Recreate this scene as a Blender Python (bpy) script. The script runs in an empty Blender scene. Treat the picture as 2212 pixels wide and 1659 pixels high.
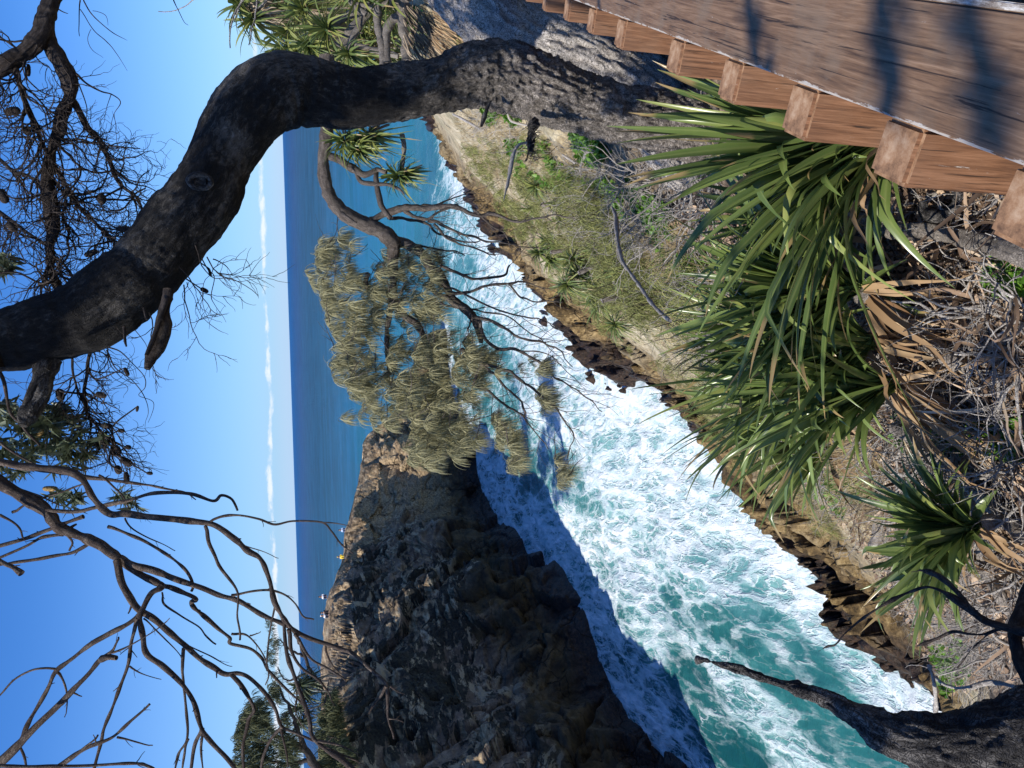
import bpy, math, random
import numpy as np
from mathutils import Vector, Matrix

# ------------------------------------------------------------------ camera, world, sun, exposure
CAMZ = 24.0
FPX = 769.0
PITCH, ROLL = math.radians(16.04), math.radians(1.92)
_f = np.array([0, math.cos(PITCH), -math.sin(PITCH)])
_R = np.array([1.0, 0, 0]); _U = np.array([0, math.sin(PITCH), math.cos(PITCH)])
CX = -math.sin(ROLL)*_R - math.cos(ROLL)*_U
CY = math.cos(ROLL)*_R - math.sin(ROLL)*_U
CAM = np.array([0, 0, CAMZ])
S = 1024/2212.0
scene = bpy.context.scene
cd = bpy.data.cameras.new('camera'); cam = bpy.data.objects.new('camera', cd)
scene.collection.objects.link(cam); scene.camera = cam
cd.sensor_fit = 'HORIZONTAL'; cd.sensor_width = 36; cd.lens = 36*FPX/1024
cd.clip_start = 0.05; cd.clip_end = 200000
M3 = Matrix((CX, CY, -_f)).transposed().to_4x4()
cam.matrix_world = Matrix.Translation(CAM) @ M3

SUN_EL = math.radians(45)
SUN_AZ = math.radians(240)          # clockwise from +Y: behind and to the left
SUNV = Vector((math.sin(SUN_AZ)*math.cos(SUN_EL), math.cos(SUN_AZ)*math.cos(SUN_EL), math.sin(SUN_EL)))
sl = bpy.data.lights.new('sun', 'SUN'); sl.energy = 4.8; sl.angle = math.radians(0.5); sl.color = (1.0, 0.94, 0.85)
so = bpy.data.objects.new('sun', sl); scene.collection.objects.link(so)
so.rotation_euler = SUNV.to_track_quat('Z', 'Y').to_euler()
scene.view_settings.view_transform = 'Standard'; scene.view_settings.look = 'None'
scene.view_settings.exposure = 0.35; scene.view_settings.gamma = 1.0

def blocks(P, seed=0, tilt=.5):
    """faceted rock blocks: each cell of a jittered lattice gets its own height and slant; returns height and edge closeness"""
    P = np.asarray(P, float); I = np.floor(P).astype(np.int64); bd = np.full(len(P), 9.); sd = np.full(len(P), 9.); hv = np.zeros(len(P))
    for a in (-1, 0, 1):
        for b in (-1, 0, 1):
            for c in (-1, 0, 1):
                J = I+np.array([a, b, c]); R_ = [_h(J[:, 0], J[:, 1], J[:, 2], seed+k) for k in range(7)]
                q = J+np.stack(R_[:3], 1)*.9; D_ = P-q; d_ = (D_*D_).sum(1)
                h = (R_[3]*2-1)+tilt*(D_[:, 0]*(R_[4]*2-1)+D_[:, 1]*(R_[5]*2-1)+D_[:, 2]*(R_[6]*2-1))*2
                m_ = d_ < bd; sd = np.where(m_, bd, np.minimum(sd, d_)); hv = np.where(m_, h, hv); bd = np.where(m_, d_, bd)
    return hv, np.sqrt(sd)-np.sqrt(bd)
class NT:
    """tiny helper for node trees"""
    def __init__(s, nt): s.t = nt
    def n(s, typ, ins=None, **pr):
        nd = s.t.nodes.new(typ)
        for k, v in pr.items(): setattr(nd, k, v)
        for k, v in (ins or {}).items(): s.put(nd.inputs[k], v)
        return nd
    def put(s, sock, v):
        if isinstance(v, bpy.types.NodeSocket): s.t.links.new(v, sock)
        elif isinstance(v, bpy.types.Node): s.t.links.new(v.outputs[0], sock)
        else:
            if hasattr(sock.default_value, '__len__') and not hasattr(v, '__len__'): v = [v]*len(sock.default_value)
            if hasattr(v, '__len__') and len(sock.default_value) == 4 and len(v) == 3: v = (*v, 1)
            sock.default_value = v
    def math(s, op, a, b=0.0, c=0.0, clamp=False):
        nd = s.t.nodes.new('ShaderNodeMath'); nd.operation = op; nd.use_clamp = clamp
        s.put(nd.inputs[0], a); s.put(nd.inputs[1], b); s.put(nd.inputs[2], c); return nd.outputs[0]
    def mix(s, f, a, b, blend='MIX'):
        nd = s.t.nodes.new('ShaderNodeMix'); nd.data_type = 'RGBA'; nd.blend_type = blend
        s.put(nd.inputs[0], f); s.put(nd.inputs[6], a); s.put(nd.inputs[7], b); return nd.outputs[2]
    def ss(s, v, lo, hi, a=0.0, b=1.0):
        nd = s.t.nodes.new('ShaderNodeMapRange'); nd.interpolation_type = 'SMOOTHSTEP'
        s.put(nd.inputs[0], v); s.put(nd.inputs[1], lo); s.put(nd.inputs[2], hi); s.put(nd.inputs[3], a); s.put(nd.inputs[4], b)
        return nd.outputs[0]
    def noise(s, vec, scale, detail=5, rough=.55, dist=0.0):
        nd = s.n('ShaderNodeTexNoise', {'Vector': vec, 'Scale': scale, 'Detail': detail, 'Roughness': rough, 'Distortion': dist})
        return nd.outputs[0]
    def vor(s, vec, scale, feat='F1', rand=1.0):
        nd = s.n('ShaderNodeTexVoronoi', {'Vector': vec, 'Scale': scale, 'Randomness': rand}, feature=feat)
        return nd.outputs[0]
    def ramp(s, f, stops, interp='LINEAR'):
        nd = s.t.nodes.new('ShaderNodeValToRGB'); s.put(nd.inputs[0], f); cr = nd.color_ramp; cr.interpolation = interp
        while len(cr.elements) < len(stops): cr.elements.new(.5)
        for e, (p, c) in zip(cr.elements, stops): e.position = p; e.color = (*c, 1)
        return nd.outputs[0]
    def mapv(s, vec, scale=(1, 1, 1), rot=(0, 0, 0), loc=(0, 0, 0)):
        return s.n('ShaderNodeMapping', {'Vector': vec, 'Scale': scale, 'Rotation': rot, 'Location': loc}).outputs[0]

w = bpy.data.worlds.new('World'); scene.world = w; w.use_nodes = True
w.node_tree.nodes.clear(); N = NT(w.node_tree)
sky = N.n('ShaderNodeTexSky', sky_type='NISHITA', sun_disc=False, sun_elevation=SUN_EL, sun_rotation=SUN_AZ,
          altitude=0, air_density=1.0, dust_density=0.4, ozone_density=2.2)
tc = N.n('ShaderNodeTexCoord'); vec = tc.outputs['Generated']
sep = N.n('ShaderNodeSeparateXYZ', {'Vector': vec}); z = sep.outputs[2]
skyc = N.mix(1.0, sky.outputs[0], (0.58, 0.86, 1.36), 'MULTIPLY')
skyc = N.n('ShaderNodeHueSaturation', {'Saturation': 1.08, 'Value': 1.0, 'Color': skyc}).outputs[0]
# pale sea air low on the horizon
low = N.ss(z, 0.0, 0.30, 1.0, 0.0)
skyc = N.mix(N.math('MULTIPLY', low, 0.36), skyc, (3.9, 6.3, 9.8))
n1 = N.noise(N.mapv(vec, (1, 1, 2.6)), 34, 9, .66); n2 = N.noise(N.mapv(vec, (1, 1, 1)), 7.0, 4, .6)
cen = N.math('MULTIPLY_ADD', n2, 0.016, 0.0175)
d = N.math('SUBTRACT', z, cen)
up = N.ss(d, 0.0, N.math('MULTIPLY_ADD', n2, .022, .001), .27, -.30); dn = N.ss(d, -0.007, 0.001, -.4, 0.0)
cm = N.ss(N.math('ADD', n1, N.math('ADD', up, dn)), 0.60, 0.86)
skyc = N.mix(N.math('MULTIPLY', cm, 0.7), skyc, (8.6, 8.6, 9.0))
haz = N.ss(z, 0.0, 0.026, 0.34, 0.0)
skyc = N.mix(haz, skyc, (5.2, 6.5, 8.9))
bg = N.n('ShaderNodeBackground', {'Color': skyc, 'Strength': 0.098})
N.n('ShaderNodeOutputWorld', {'Surface': bg.outputs[0]})

# ------------------------------------------------------------------ helpers
rng = np.random.default_rng(7); random.seed(7)
def ray(px, py): return _f + (px-512)/FPX*CX - (py-384)/FPX*CY
def G(x, y, t): return CAM + ray(x*S, y*S)*t              # picture point (2212 wide) at depth t
def tile(c, r, pts): return [(p[0]/3+737.33*c, p[1]/3+553*r) + tuple(q/3 for q in p[2:]) for p in pts]
def crop(x0, y0, wd, pts):
    k = wd/2212.0
    return [((x0+p[0]*k)/1.8228, (y0+p[1]*k)/1.8228) + tuple(q*k/1.8228 for q in p[2:]) for p in pts]
def water(px, py):
    d_ = ray(px, py); t = -CAMZ/d_[2]; return (CAM+d_*t)
def smooth(x, a, b):
    t = np.clip((x-a)/(b-a), 0, 1); return t*t*(3-2*t)
def _h(i, j, k, s):
    n = (i*374761393 + j*668265263 + k*2147483647 + s*1274126177) & 0xffffffff
    n = ((n ^ (n >> 13))*1274126177) & 0xffffffff
    n = n ^ (n >> 16)
    return (n & 0xffff)/65535.0
def vnoise(P, s=0):
    P = np.asarray(P, float); I = np.floor(P).astype(np.int64); F = P-I; F = F*F*F*(F*(F*6-15)+10)
    r = 0
    for a in (0, 1):
        wa = F[:, 0] if a else 1-F[:, 0]
        for b in (0, 1):
            wb = F[:, 1] if b else 1-F[:, 1]
            for c in (0, 1):
                wc = F[:, 2] if c else 1-F[:, 2]
                r = r + wa*wb*wc*_h(I[:, 0]+a, I[:, 1]+b, I[:, 2]+c, s)
    return r*2-1
def fbm(P, o=5, s=0, g=.5, l=2.03):
    r = 0; a = 1
    P = np.array(P, float)
    for k in range(o): r = r+a*vnoise(P, s+k*17); a *= g; P = P*l+13.7
    return r
def ridged(P, o=5, s=0, g=.5):
    r = 0; a = 1; P = np.array(P, float)
    for k in range(o): r = r+a*(1-2*np.abs(vnoise(P, s+k*17))); a *= g; P = P*2.07+9.1
    return r

BARKS = set()
class MB:
    def __init__(s): s.v = []; s.w = []; s.f3 = []; s.f4 = []; s.n = 0
    def add(s, V, F, W=None):
        V = np.asarray(V, float).reshape(-1, 3); F = np.asarray(F, np.int64)
        s.v.append(V); s.w.append(V if W is None else W)
        if len(F): (s.f4 if F.shape[1] == 4 else s.f3).append(F+s.n)
        s.n += len(V)
    def build(s, name, m, parent=None, smoothf=True, origin=None):
        V = np.concatenate(s.v) if s.v else np.zeros((0, 3))
        if origin is not None and parent is None: V = V-np.asarray(origin)
        if parent is not None: V = V-np.array(parent['o3'])
        f3 = np.concatenate(s.f3) if s.f3 else np.zeros((0, 3), int)
        f4 = np.concatenate(s.f4) if s.f4 else np.zeros((0, 4), int)
        me = bpy.data.meshes.new(name)
        me.vertices.add(len(V)); me.vertices.foreach_set('co', V.ravel().astype('f'))
        li = np.concatenate([f3.ravel(), f4.ravel()]).astype('i')
        me.loops.add(len(li)); me.loops.foreach_set('vertex_index', li)
        ls = np.concatenate([np.arange(len(f3))*3, len(f3)*3+np.arange(len(f4))*4]).astype('i')
        me.polygons.add(len(ls)); me.polygons.foreach_set('loop_start', ls)
        try: me.polygons.foreach_set('loop_total', np.concatenate([np.full(len(f3), 3), np.full(len(f4), 4)]).astype('i'))
        except Exception: pass
        if smoothf: me.polygons.foreach_set('use_smooth', np.ones(len(ls), bool))
        me.update(calc_edges=True); me.materials.append(m)
        if m.name.endswith('bark') or m.name in BARKS:
            at_ = me.attributes.new('bc', 'FLOAT_VECTOR', 'POINT'); at_.data.foreach_set('vector', np.concatenate(s.w).ravel().astype('f'))
        o = bpy.data.objects.new(name, me); scene.collection.objects.link(o)
        if parent is not None: o.parent = parent
        elif origin is not None: o.location = origin
        return o
def tag(o, label=None, cat=None, group=None, kind=None):
    if label: o['label'] = label
    if cat: o['category'] = cat
    if group: o['group'] = group
    if kind: o['kind'] = kind
    return o
def thing(name, label, cat, loc, group=None):
    o = bpy.data.objects.new(name, None); scene.collection.objects.link(o)
    o.location = Vector(loc); o['o3'] = [float(a) for a in loc]; o.empty_display_size = .1
    return tag(o, label, cat, group)
def attr(o, name, vals):
    a = o.data.attributes.new(name, 'FLOAT', 'POINT'); a.data.foreach_set('value', np.asarray(vals, 'f'))
def grid_faces(nu, nv, wrap=False):
    i = np.arange(nu-1)[:, None]; j = np.arange(nv if wrap else nv-1)[None]
    j2 = (j+1) % nv
    return np.stack([i*nv+j, (i+1)*nv+j, (i+1)*nv+j2, i*nv+j2], -1).reshape(-1, 4)
def crom(P, n):
    P = np.asarray(P, float)
    if len(P) == 2: t = np.linspace(0, 1, n)[:, None]; return P[0]*(1-t)+P[1]*t
    Q = np.vstack([2*P[0]-P[1], P, 2*P[-1]-P[-2]]); L = len(P)-1
    u = np.linspace(0, L-1e-6, n); k = u.astype(int); t = (u-k)[:, None]
    a, b, c, d_ = Q[k], Q[k+1], Q[k+2], Q[k+3]
    return .5*(2*b+(c-a)*t+(2*a-5*b+4*c-d_)*t*t+(3*b-a-3*c+d_)*t**3)
def frames(P):
    T = np.gradient(P, axis=0); T /= np.linalg.norm(T, axis=1)[:, None]+1e-9
    a = np.array([0, 0, 1.0]) if abs(T[0, 2]) < .9 else np.array([1.0, 0, 0])
    n = np.cross(T[0], a); n /= np.linalg.norm(n); Ns = [n]
    for i in range(1, len(P)):
        n = n-T[i]*np.dot(n, T[i]); n /= np.linalg.norm(n)+1e-9; Ns.append(n)
    Ns = np.array(Ns); return T, Ns, np.cross(T, Ns)
def qframes(P):
    T = np.empty_like(P); T[1:-1] = P[2:]-P[:-2]; T[0] = P[1]-P[0]; T[-1] = P[-1]-P[-2]; T /= np.sqrt((T*T).sum(1))[:, None]+1e-9
    m_ = T.mean(0); a = np.eye(3)[np.argmin(np.abs(m_))]; A = np.cross(T, a); A /= np.sqrt((A*A).sum(1))[:, None]+1e-9
    return T, A, np.cross(T, A)
def tube(mb, P, R, sides=6, disp=None, caps=True, quick=False):
    P = np.asarray(P, float); R = np.asarray(R, float); T, A, B = qframes(P) if quick else frames(P)
    th = np.arange(sides)/sides*2*math.pi
    n = len(P)
    if disp is not None:
        s_ = np.concatenate([[0], np.cumsum(np.linalg.norm(np.diff(P, axis=0), axis=1))])
        rr = R[:, None]+disp(s_, th, R)
    else: rr = np.repeat(R[:, None], sides, 1)
    V = P[:, None]+A[:, None]*(np.cos(th)[None, :, None]*rr[..., None])+B[:, None]*(np.sin(th)[None, :, None]*rr[..., None])
    base = mb.n
    sl_ = np.concatenate([[0], np.cumsum(np.sqrt((np.diff(P, axis=0)**2).sum(1)))]); o_ = rng.uniform(0, 40)
    Wc = np.stack([np.cos(th)[None]*R[:, None]+o_, np.sin(th)[None]*R[:, None]+o_, np.repeat(sl_[:, None], sides, 1)], -1).reshape(-1, 3)
    mb.add(V.reshape(-1, 3), grid_faces(n, sides, True), Wc)
    if caps:
        for e, pt in ((0, P[0]-T[0]*R[0]*.3), (n-1, P[-1]+T[-1]*R[-1]*.3)):
            k = np.arange(sides); i0 = base+e*sides
            mb.add([pt], np.zeros((0, 3), int), Wc[:1]); c = mb.n-1
            tri = np.stack([i0+k, i0+(k+1) % sides, np.full(sides, c)], 1)
            if e == 0: tri = tri[:, ::-1]
            mb.f3.append(tri)
def gpath(mb, pts, t0, t1=None, r=None, sides=7, wig=.0, seg=None, taper=None, disp=None, kink=.25):
    """branch through picture points (x,y[,half width in picture px]) at depths t0..t1"""
    t1 = t0 if t1 is None else t1
    n = len(pts); ts = np.asarray(t0, float) if np.ndim(t0) else np.linspace(t0, t1, n)
    P = np.array([G(p[0], p[1], t) for p, t in zip(pts, ts)])
    if len(pts[0]) > 2: R = np.array([p[2]*S/FPX*t for p, t in zip(pts, ts)])
    else:
        ra, rb = (r if hasattr(r, '__len__') else (r, r*.3)); R = np.linspace(ra, rb, n)
    m = seg or max(6, n*4)
    Q = crom(P, m); Rq = np.interp(np.linspace(0, n-1, m), np.arange(n), R)
    s0 = rng.uniform(0, 99)
    L = np.linalg.norm(np.diff(P, axis=0), axis=1).sum()
    if wig:
        u = np.linspace(0, L/.12, m)
        off = np.stack([vnoise(np.stack([u, np.full(m, s0), np.full(m, k*7.)], 1), 3) for k in range(3)], 1)
        wgt = np.minimum(1, np.minimum(np.arange(m), np.arange(m)[::-1])/2.0)[:, None]
        Q = Q+off*wig*wgt
    Rq = Rq*(1+kink*.5*vnoise(np.stack([np.linspace(0, L/.06, m), np.full(m, s0), np.zeros(m)], 1), 5))
    tube(mb, Q, Rq, sides, disp)
    return Q, Rq
def unit(v): v = np.asarray(v, float); return v/(np.linalg.norm(v)+1e-12)
def rdir():
    v = rng.normal(size=3); return v/np.linalg.norm(v)
def twig(mb, p, d_, L, r, lvl, droop=0., kids=3, wob=.35, ends=None, sides=4, up=0.):
    n = max(5, int(6+L*9)); P = [np.array(p, float)]; d_ = unit(d_); ds = [d_]
    for i in range(n):
        d_ = unit(d_+rdir()*wob*.5+np.array([0, 0, up-droop])*.25); P.append(P[-1]+d_*L/n); ds.append(d_)
    P = np.array(P); R = np.linspace(r, r*.45, n+1); tube(mb, P, R, sides, caps=True, quick=True)
    if lvl > 0:
        for k in range(kids):
            i = int(rng.integers(max(1, n//4), n+1)); s_ = unit(ds[i]+rdir()*.9)
            twig(mb, P[i], s_, L*rng.uniform(.4, .7), max(R[i]*.7, .0018), lvl-1, droop, kids, wob, ends, sides, up)
    elif ends is not None: ends.append((P[-1], ds[-1]))
def blades(mb, p0, p1, lift, w_, n=10, twist=0., fold=.35, wavy=0.0, bend=0.0):
    """many folded leaf blades at once: base, tip, lift of the middle, half width"""
    p0 = np.atleast_2d(p0); K = len(p0); p1 = np.atleast_2d(p1); lift = np.broadcast_to(lift, (K, 3)); w_ = np.broadcast_to(w_, (K,)); twist = np.broadcast_to(twist, (K,)); fold = np.broadcast_to(fold, (K,))
    t = np.linspace(0, 1, n); mid = (p0+p1)/2+lift; T_ = t[None, :, None]
    P = (1-T_)**2*p0[:, None]+2*T_*(1-T_)*mid[:, None]+T_**2*p1[:, None]
    if wavy:
        sd_ = rng.uniform(0, 99, K); tt = np.tile(t*3, K); ss_ = np.repeat(sd_, n)
        P = P+np.stack([vnoise(np.stack([tt, ss_, np.full(K*n, k)], 1)) for k in (1., 2., 3.)], 1).reshape(K, n, 3)*wavy*T_
    Ln = np.linalg.norm(p1-p0, axis=1)
    if bend:
        bk = (rng.random(K) < bend)*rng.uniform(.25, .9, K)*Ln; b0 = rng.uniform(.35, .75, K); e_ = np.clip(t[None]-b0[:, None], 0, 1)
        sdv = rdirs(K)*.5+np.array([0, 0, -.9]); P = P+e_[..., None]*bk[:, None, None]*sdv[:, None]
    d_ = p1-p0; s0 = np.cross(d_, [0, 0, 1.0]); s0 = s0/(np.linalg.norm(s0, axis=1)[:, None]+1e-7); up = np.cross(s0, d_); up /= np.linalg.norm(up, axis=1)[:, None]+1e-9
    ang = twist[:, None]*t[None]+rng.uniform(-.5, .5, K)[:, None]
    side = s0[:, None]*np.cos(ang)[..., None]+up[:, None]*np.sin(ang)[..., None]
    T = np.gradient(P, axis=1); T /= np.linalg.norm(T, axis=2)[..., None]+1e-9
    side = side-T*(side*T).sum(2)[..., None]; side /= np.linalg.norm(side, axis=2)[..., None]+1e-9
    nrm = np.cross(side, T); W = w_[:, None]*(np.clip(.75+t*1.2, 0, 1)*np.clip((1-t)/.62, 0, 1)**.8)[None]+.0004
    W = W[..., None]; Fd = (fold[:, None, None])*W
    V = np.stack([P+side*W+nrm*Fd, P, P-side*W+nrm*Fd], 2).reshape(-1, 3)
    F = grid_faces(n, 3); Wc = np.stack([np.tile(np.repeat(t, 3), K), np.tile([-1., 0, 1.], K*n), np.repeat(rng.uniform(0, 50, K), n*3)], 1)
    mb.add(V, (F[None]+np.arange(K)[:, None, None]*n*3).reshape(-1, 4), Wc)
def blade(mb, p0, p1, lift, w_, n=10, twist=0., fold=.35, wavy=0.0, bend=0.0): blades(mb, p0, p1, lift, w_, n, twist, fold, wavy, bend)
def rdirs(k):
    v = rng.normal(size=(k, 3)); return v/np.linalg.norm(v, axis=1)[:, None]
def inpoly(x, y, poly):
    c = False; n = len(poly); j = n-1
    for i in range(n):
        xi, yi = poly[i]; xj, yj = poly[j]
        if (yi > y) != (yj > y) and x < (xj-xi)*(y-yi)/(yj-yi)+xi: c = not c
        j = i
    return c
def scatter_poly(poly, n):
    xs = [p[0] for p in poly]; ys = [p[1] for p in poly]; out = []
    while len(out) < n:
        x, y = rng.uniform(min(xs), max(xs)), rng.uniform(min(ys), max(ys))
        if inpoly(x, y, poly): out.append((x, y))
    return out

# ------------------------------------------------------------------ materials
def newmat(name):
    m = bpy.data.materials.new(name); m.use_nodes = True; m.node_tree.nodes.clear(); return m, NT(m.node_tree)
def finish(N, col, rough=.8, bump=None, bstr=.5, bdist=.02, spec=.3, trans=0., **kw):
    ins = {'Base Color': col, 'Roughness': rough, 'Specular IOR Level': spec}
    ins.update(kw)
    if bump is not None: ins['Normal'] = N.n('ShaderNodeBump', {'Height': bump, 'Strength': bstr, 'Distance': bdist}).outputs[0]
    b = N.n('ShaderNodeBsdfPrincipled', ins); out = b.outputs[0]
    if trans:
        tr = N.n('ShaderNodeBsdfTranslucent', {'Color': col}); mx = N.n('ShaderNodeMixShader', {0: trans, 1: b.outputs[0], 2: tr.outputs[0]}); out = mx.outputs[0]
    N.n('ShaderNodeOutputMaterial', {'Surface': out}); return b
def bark(name, cols, scale=1.0, stretch=(1, 1, .35), crack=.6, bstr=.8, bd=.01, rough=.9):
    m, N = newmat(name); BARKS.add(name); g = N.n('ShaderNodeAttribute', attribute_name='bc').outputs['Vector']
    n1 = N.noise(g, 3*scale, 6, .6); n2 = N.noise(N.mapv(g, stretch), 40*scale, 6, .7, .6)
    v = N.vor(N.mapv(N.n('ShaderNodeVectorMath', {0: g, 1: N.n('ShaderNodeTexNoise', {'Vector': g, 'Scale': 14*scale}).outputs[1]}, operation='ADD').outputs[0], stretch), 26*scale, 'DISTANCE_TO_EDGE')
    cr = N.ss(v, 0.0, .12)
    f = N.math('MULTIPLY_ADD', n2, .65, N.math('MULTIPLY', n1, .35))
    c = N.ramp(f, list(zip((.32, .48, .66), cols)))
    c = N.mix(N.math('MULTIPLY', N.math('SUBTRACT', 1, cr), crack), c, (.012, .01, .009))
    finish(N, c, rough, N.math('MULTIPLY_ADD', cr, .5, N.math('MULTIPLY', n2, .8)), bstr, bd, .2); return m
M = {}
BEND0, BEND1 = 3.9, 5.2
M['char'] = bark('charred_bark', [(.010, .010, .011), (.045, .042, .04), (.26, .24, .215)], .8, bstr=1.0, bd=.012)
M['greybark'] = bark('grey_bark', [(.16, .14, .12), (.36, .325, .285), (.54, .50, .45)], .7, stretch=(1, 1, .28), crack=.85)
M['logbark'] = bark('log_bark', [(.10, .085, .07), (.27, .235, .20), (.44, .40, .35)], .9, stretch=(1, 1, .12), crack=.35)
m, N = newmat('bent_trunk_bark'); BARKS.add('bent_trunk_bark'); g = N.n('ShaderNodeAttribute', attribute_name='bc').outputs['Vector']
zz = N.n('ShaderNodeSeparateXYZ', {'Vector': g}).outputs[2]; big = N.noise(g, 2.6, 5, .6)
fl = N.noise(N.mapv(g, (1, 1, .5)), 34, 7, .72, .5); vv_ = N.vor(N.mapv(N.n('ShaderNodeVectorMath', {0: g, 1: N.n('ShaderNodeTexNoise', {'Vector': g, 'Scale': 12}).outputs[1]}, operation='ADD').outputs[0], (1, 1, .4)), 22, 'DISTANCE_TO_EDGE')
ck = N.ss(vv_, 0, .14); foot = N.ss(N.math('MULTIPLY_ADD', big, 1.6, zz), BEND0, BEND1)
dk = N.ramp(N.math('MULTIPLY_ADD', fl, .45, N.math('MULTIPLY', big, .55)), [(.38, (.008, .008, .009)), (.50, (.028, .026, .024)), (.64, (.17, .155, .135))])
lt = N.ramp(N.math('MULTIPLY_ADD', fl, .7, N.math('MULTIPLY', big, .3)), [(.36, (.028, .024, .021)), (.5, (.19, .165, .14)), (.64, (.40, .355, .31))])
cc_ = N.mix(foot, dk, lt); cc_ = N.mix(N.math('MULTIPLY', N.math('SUBTRACT', 1, ck), N.math('MULTIPLY_ADD', foot, .45, .30)), cc_, (.008, .007, .006))
finish(N, cc_, .9, N.math('MULTIPLY_ADD', ck, .5, fl), .9, .012, .2); M['bent'] = m
M['twigdark'] = bark('dark_twig', [(.018, .014, .014), (.05, .04, .036), (.16, .13, .11)], 1.5)
M['deadbranch'] = bark('dead_branch', [(.035, .026, .022), (.085, .062, .05), (.26, .21, .17)], 1.2)
M['twigpale'] = bark('pale_twig', [(.20, .175, .15), (.42, .385, .345), (.66, .62, .56)], 1.2, crack=.3)
M['sheoakbark'] = bark('she_oak_bark', [(.04, .032, .028), (.12, .10, .085), (.26, .22, .19)], 1.0)
M['pandtrunk'] = bark('pandanus_trunk', [(.10, .085, .07), (.24, .21, .18), (.4, .36, .31)], 1.0, stretch=(.6, .6, 2.2), crack=.4)
def leafmat(name, stops, rough=.42, trans=.2, spec=.5, tips=False):
    m, N = newmat(name); g = N.n('ShaderNodeNewGeometry'); isl = g.outputs['Random Per Island']
    n = N.noise(g.outputs['Position'], 7, 3, .5)
    c = N.ramp(N.math('MULTIPLY_ADD', n, .3, N.math('MULTIPLY_ADD', isl, .8, -.1)), stops)
    if tips:
        BARKS.add(name); tt = N.n('ShaderNodeSeparateXYZ', {'Vector': N.n('ShaderNodeAttribute', attribute_name='bc').outputs['Vector']}); 
        edge_ = N.math('MULTIPLY_ADD', isl, .55, .70); tip = N.ss(N.math('SUBTRACT', tt.outputs[0], edge_), 0, .06)
        c = N.mix(tip, c, (.36, .24, .11)); mid = N.ss(N.math('ABSOLUTE', tt.outputs[1]), 0, .35, .35, 0); c = N.mix(mid, c, (.30, .34, .12))
        fib = N.noise(N.mapv(tt.outputs[0].node.inputs[0].links[0].from_socket, (1.2, 9, 1)), 4, 3, .6); c = N.mix(N.ss(fib, .4, .7, 0, .35), c, (.20, .24, .08))
    finish(N, c, rough, None, spec=spec, trans=trans); return m
M['strap'] = leafmat('strap_leaf', [(0, (.04, .072, .022)), (.4, (.10, .155, .04)), (.75, (.20, .27, .07)), (1, (.44, .42, .12))], .28, .28, .6, True)
M['strapdry'] = leafmat('dry_strap_leaf', [(0, (.16, .09, .045)), (.5, (.38, .25, .13)), (1, (.62, .47, .28))], .6, .2, .3)
M['pand'] = leafmat('pandanus_leaf', [(0, (.05, .09, .03)), (.5, (.13, .18, .045)), (.85, (.26, .27, .07)), (1, (.42, .34, .14))], .4, .22, .5, True)
M['pandskirt'] = leafmat('pandanus_dry_skirt', [(0, (.12, .09, .06)), (.6, (.3, .24, .17)), (1, (.45, .36, .25))], .8, .1, .2)
M['needle'] = leafmat('she_oak_needles', [(0, (.12, .12, .06)), (.5, (.34, .32, .175)), (1, (.62, .57, .34))], .7, .25, .2)
M['needlefar'] = leafmat('far_she_oak_needles', [(0, (.05, .06, .03)), (.6, (.11, .12, .06)), (1, (.2, .2, .1))], .8, .2, .2)
M['banksia'] = leafmat('banksia_leaf', [(0, (.035, .05, .025)), (.5, (.09, .115, .06)), (1, (.22, .24, .16))], .45, .15)
M['creeper'] = leafmat('creeper_leaf', [(0, (.04, .11, .01)), (.5, (.09, .21, .02)), (1, (.2, .34, .04))], .5, .25)
M['scrub'] = leafmat('slope_scrub', [(0, (.09, .11, .035)), (.5, (.22, .24, .08)), (1, (.44, .41, .17))], .8, .2, .2)
M['grass'] = leafmat('dry_grass', [(0, (.2, .15, .08)), (.5, (.4, .31, .17)), (1, (.6, .5, .3))], .8, .2, .2)
M['litter'] = leafmat('leaf_litter', [(0, (.045, .03, .022)), (.35, (.19, .125, .08)), (.7, (.45, .32, .21)), (1, (.75, .63, .47))], .7, .1, .3)

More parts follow.
